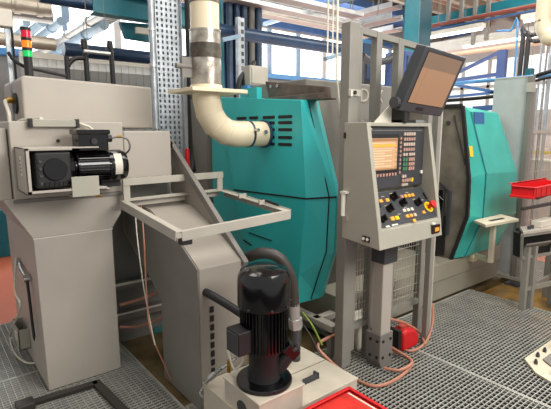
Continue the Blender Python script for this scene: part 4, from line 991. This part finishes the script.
for i, (p0, p1) in enumerate((((352, 32), (402, 14)), ((350, 22), (402, 3)), ((372, 37), (402, 27)))):
    x = 6.5+i*.5; a = at(*p0, x=x); b = at(*p1, x=x)
    t_ = thing('cable_tray', (x, (a.y+b.y)/2, a.z), ['cable tray running away above the fence corner post, middle of three', 'topmost cable tray above the fence corner post', 'lowest pale cable tray above the fence posts'][i], 'cable tray')
    z = (a.z+b.z)/2; y0, y1 = b.y+.1, a.y+.4
    MB().box(x-.14, x+.14, y0, y1, z, z+.008).build('tray_floor', 'trayp', t_)
    for s in (-.14, .14): MB().box(x+s-.01, x+s+.01, y0, y1, z-.004, z+.08).build('tray_edge', 'silver', t_)
    for yy in (y0+.4, y1-.4): MB().cyl((x, yy, z), (x, yy, 5.16), .008, n=6).build('hanger_rod', 'greyd', t_)
for i, (px0, py0) in enumerate(((328, 22), (333, 24))):
    a = at(px0, py0, y=4.7); one(MB().cyl((a.x, 4.7, 2.5), (a.x, 4.7, 5.16), .010, n=8), 'drop_cable', 'whiteh', ['white drop cable hanging before the windows, left of a pair', 'white drop cable hanging before the windows, right of a pair'][i], 'cable')
one(MB().tube([(at(337, 60, y=2.5).x-.01, 2.5, 3.2), at(337, 60, y=2.5), at(338, 90, y=2.5), at(341, 120, y=2.5)], .008, n=8), 'air_line', 'whiteh', 'thin white line hanging down left of the corner post', 'cable', smooth=True)
p = at(325, 59, y=3.2); q = at(345, 53, y=3.2)
one(MB().bar(p, q, .05, .035), 'lamp_arm', 'bluep', 'short pale blue arm sticking out left of the corner post', 'arm', bevel=.005)
# teal column right of centre
TC2 = thing('hall_column', (8, 5.9, 0), 'broad teal steel column behind the tilted monitor', 'column')
a = at(404, 40, y=5.0); b = at(419, 40, y=5.0); c2 = at(431, 40, y=5.0)
MB().box(a.x, b.x, 5.0, 5.02, 0, 5.3).build('front_flange', 'teald', TC2)
MB().box(b.x-.01, b.x+.01, 5.02, 5.1, 0, 5.3).build('web', 'teald', TC2)
MB().box(b.x+.01, b.x+.40, 5.03, 5.06, 0, 5.3).build('shaded_side_plate', 'tealk', TC2)  # shaded half of the column, shade put into the teal
# background blue machinery seen through the fence
for i, (px0, px1, py0, py1, y, m) in enumerate(((361, 372, 40, 66, 5.6, 'bluel'), (404, 416, 52, 86, 4.6, 'indigo'), (364, 380, 60, 82, 5.2, 'darkg'))):
    a = at(px0, py1, y=y); b = at(px1, py0, y=y)
    t_ = thing('hall_machine', ((a.x+b.x)/2, y+.2, 0), ['light blue machine frame seen through the fence beside corner post', 'indigo machine column seen through the fence beside the monitor', 'dark machine low behind the fence beside the corner post'][i], 'machine')
    MB().box(a.x, b.x, y, y+.4, 0, b.z).build('column', m, t_, bevel=.01)
    MB().box(a.x-.06, b.x+.06, y-.04, y+.44, 0, .3).build('foot', 'darkg', t_)
    MB().box(a.x+.04, b.x-.04, y-.02, y, a.z+.05, b.z-.08).build('panel', 'navyl', t_)
one(MB().tube([at(362, 56, y=4.8), at(372, 62, y=4.8), at(388, 60, y=4.8), at(400, 52, y=4.8)], .06, n=10), 'flexible_hose', 'darkg', 'dark flexible hose sagging behind the fence posts', 'hose', smooth=True)

# right background: lights, pipes, blue racks
def lamp(p0, p1, x, label):
    a = at(*p0, x=x); b = at(*p1, x=x); z = (a.z+b.z)/2; y0, y1 = sorted((a.y, b.y))
    t_ = thing('ceiling_lamp', (x, (y0+y1)/2, z), label, 'lamp', 'fluorescent ceiling lamps')
    MB().box(x-.07, x+.07, y0, y1, z+.02, z+.09).build('lamp_body', 'offw', t_, bevel=.005)
    MB().cyl((x, y0+.03, z), (x, y1-.03, z), .025, n=10).build('tube', 'tube', t_)
    for yy in (y0+.2, y1-.2): MB().cyl((x, yy, z+.09), (x, yy, 5.4), .008, n=6).build('hanger', 'greyd', t_)
lamp((428, 39), (484, 27), 8, 'lit fluorescent lamp right of the broad teal column')
lamp((462, 46), (540, 37), 8.6, 'long pale lamp just below the lit one at right')
lamp((522, 22), (575, 12), 7.6, 'lit fluorescent lamp behind the cream pipe at right edge')
tubeY(428, 28, 525, 6, .032, 'brownred', 'red_pipe', 'dark red pipe crossing high above the ceiling lamp', x=8, ext=(2, .0))
tubeY(428, 32, 525, 11, .018, 'blue', 'blue_pipe', 'thin blue pipe just under the dark red pipe', x=8, ext=(2, .0))
tubeY(428, 22, 525, 2, .0, 'teald', 'roof_beam', 'dark teal roof beam high above the red pipe', x=8.4, cat='beam', ext=(2, 0), sq=(.2, .14))
tubeY(440, 47, 500, 40, .0, 'walll', 'service_channel', 'beige service channel below the ceiling lamps', x=9.4, cat='channel', ext=(2.5, 1), sq=(.3, .22))
tubeY(430, 40, 551, 55, .16, 'cream', 'cream_main', 'fat cream air main running away behind the blue rack', x=13, ext=(2, 2))
for i, (px0, py0, py1) in enumerate(((462, 5, 20), (474, 28, 45), (449, 2, 24), (488, 14, 40))):
    a = at(px0, py0, x=8.2); b = at(px0, py1, x=8.2)
    one(MB().box(8.17, 8.23, a.y-.03, a.y+.03, b.z, 5.4), 'ceiling_hanger', 'greyd', ['grey drop rod above the lit lamp, middle', 'grey drop rod beside the lit lamp end', 'grey drop rod nearest the broad teal column', 'grey drop rod farthest right above the lamp'][i], 'hanger')
# blue rack
BR = thing('blue_rack', (9, 4.9, 0), 'blue steel rack frame with diagonal brace before the right windows', 'rack')
xr_ = 9.0
def pr(px, py): return at(px, py, x=xr_)
a = pr(503, 50); MB().box(xr_-.05, xr_+.05, a.y-.08, a.y+.08, 0, a.z).build('upright', 'indigo', BR)
MB().bar(pr(447, 78), pr(502, 51), .05, .06).build('diagonal_brace', 'indigo', BR)
MB().bar(pr(430, 84), pr(500, 74), .05, .07).build('beam', 'indigo', BR)
MB().bar(pr(430, 80), pr(500, 93), .05, .06).build('beam', 'blue', BR)
MB().bar(pr(430, 99), pr(500, 92), .05, .05).build('beam', 'blue', BR)
MB().bar(pr(473, 109), pr(500, 107), .05, .10).build('bright_blue_beam', 'blue', BR)
a = pr(425, 60); MB().box(xr_-.05, xr_+.05, a.y-.06, a.y+.06, 0, 3.0).build('upright', 'indigo', BR)
tubeY(440, 86, 545, 74, .025, 'bluel', 'compressed_air_pipe', 'sky blue pipe running level across to the right edge', x=6.4, ext=(.4, 1))
one(MB().tube([at(440, 101, x=5.6), at(480, 98, x=5.6), at(505, 94, x=5.6), at(520, 85, x=5.6), at(536, 76, x=5.6), at(556, 70, x=5.6)], .022, n=8), 'sagging_cable', 'blackm', 'thick black cable sagging from the right post to the lathe', 'cable', smooth=True)
one(MB().tube([at(503, 94, x=5.5), at(520, 88, x=5.5), at(535, 81, x=5.5), at(556, 76, x=5.5)], .016, n=8), 'sagging_cable', 'blackm', 'thinner black cable under the thick one at the right post', 'cable', smooth=True)
for i, px0 in enumerate((523, 528.5)):
    a = at(px0, 38, x=7); b = at(px0-1.5, 80, x=7)
    one(MB().tube([(7, a.y-1.2+i*.1, a.z+.03-i*.08), (7, a.y-.1, a.z+.02-i*.08), (7, a.y, a.z-.08-i*.05), (7, a.y, 0)], .032, n=10, sub=5), 'drop_pipe', 'darkg', ['dark drop pipe left of the pair beside the cream pipe', 'dark drop pipe right of the pair beside the cream pipe'][i], 'pipe', smooth=True)
a = at(517.5, 32, x=6.9)
one(MB().tube([(6.9, a.y+.3, a.z+.06), (6.9, a.y+.1, a.z+.03), (6.9, a.y, a.z-.05), (6.9, a.y, 0)], .015, n=8, sub=5), 'drop_pipe', 'bluel', 'thin sky blue drop pipe left of the dark pair', 'pipe', smooth=True)
a = at(543, 20, x=6); 
one(MB().tube([(6, a.y, 5.4), (6, a.y, 3.2), (6, a.y, 2.9), (6, a.y-.06, 2.76), (6, a.y-.2, 2.70), (6, a.y-1.2, 2.70)], .085, n=18), 'cream_drop_pipe', 'cream', 'cream drop pipe bending to the right at the upper right edge', 'pipe', smooth=True)
for i, px0 in enumerate((538, 543, 548)):
    a = at(px0, 90, x=6.6); one(MB().cyl((6.6, a.y, .0), (6.6, a.y, 3.4), .014+.004*i, n=8), 'thin_riser', ['galv', 'steel', 'galv'][i], ['leftmost thin steel riser behind the right mesh fence', 'middle thin steel riser behind the right mesh fence', 'rightmost thin steel riser behind the right mesh fence'][i], 'pipe')
one(MB().box(13.0, 13.4, 1.5, 9.0, 0, 1.5), 'machine_row', 'walll', 'long pale machine row below the far right windows', 'machine', bevel=.02)
one(MB().box(7.5, 7.9, 2.35, 3.6, .02, 1.2), 'guard_cage', 'walll', 'pale cabinet beyond the right mesh fence', 'cabinet', bevel=.02)
one(MB().bar((7.3, 1.6, 1.32), (7.3, 3.2, 1.32), .04, .05).box(7.28, 7.32, 1.6, 1.64, 0, 1.32).box(7.28, 7.32, 3.16, 3.2, 0, 1.32), 'yellow_barrier', 'yellow', 'yellow barrier rail beyond the mesh fence at right edge', 'rail')

# ================================================================== LIGHT
wd = bpy.data.worlds.new('world'); scn.world = wd; wd.use_nodes = True
wd.node_tree.nodes['Background'].inputs[0].default_value = (1.0, .98, .95, 1); wd.node_tree.nodes['Background'].inputs[1].default_value = .48
def area(loc, rot, sx, sy, e, c=(1, .97, .92)):
    l = bpy.data.lights.new('area_light', 'AREA'); l.shape = 'RECTANGLE'; l.size = sx; l.size_y = sy; l.energy = e; l.color = c
    o = bpy.data.objects.new('area_light', l); COL.objects.link(o); o.location = loc; o.rotation_euler = rot; return o
area((2.4, 1.4, 4.8), (0, 0, 0), 4.5, 1.6, 120)
area((1.2, 4.2, 4.8), (0, 0, 0), 2.5, 1.2, 40)
area((6.5, 2.5, 4.8), (0, 0, 0), 3.0, 2.0, 160)
kl = area((2.6, -1.6, 3.4), (0, 0, 0), 2.6, 1.6, 150)
kl.rotation_euler = (V((1.6, 3.0, .9))-V(kl.location)).to_track_quat('-Z', 'Y').to_euler()
area((4, 7.5, 2.4), (PI, 0, 0), 9, 3, 150)
area((11, 5, 4.9), (0, 0, 0), 5, 5, 300)
area((6, 9.6, 3.7), (math.radians(90+10), 0, PI), 10, 1.2, 260, (.88, .94, 1))
area((8, 6, 2.2), (PI, 0, 0), 9, 5, 120)
scn.view_settings.view_transform = 'Standard'; scn.view_settings.look = 'None'; scn.view_settings.exposure = .28
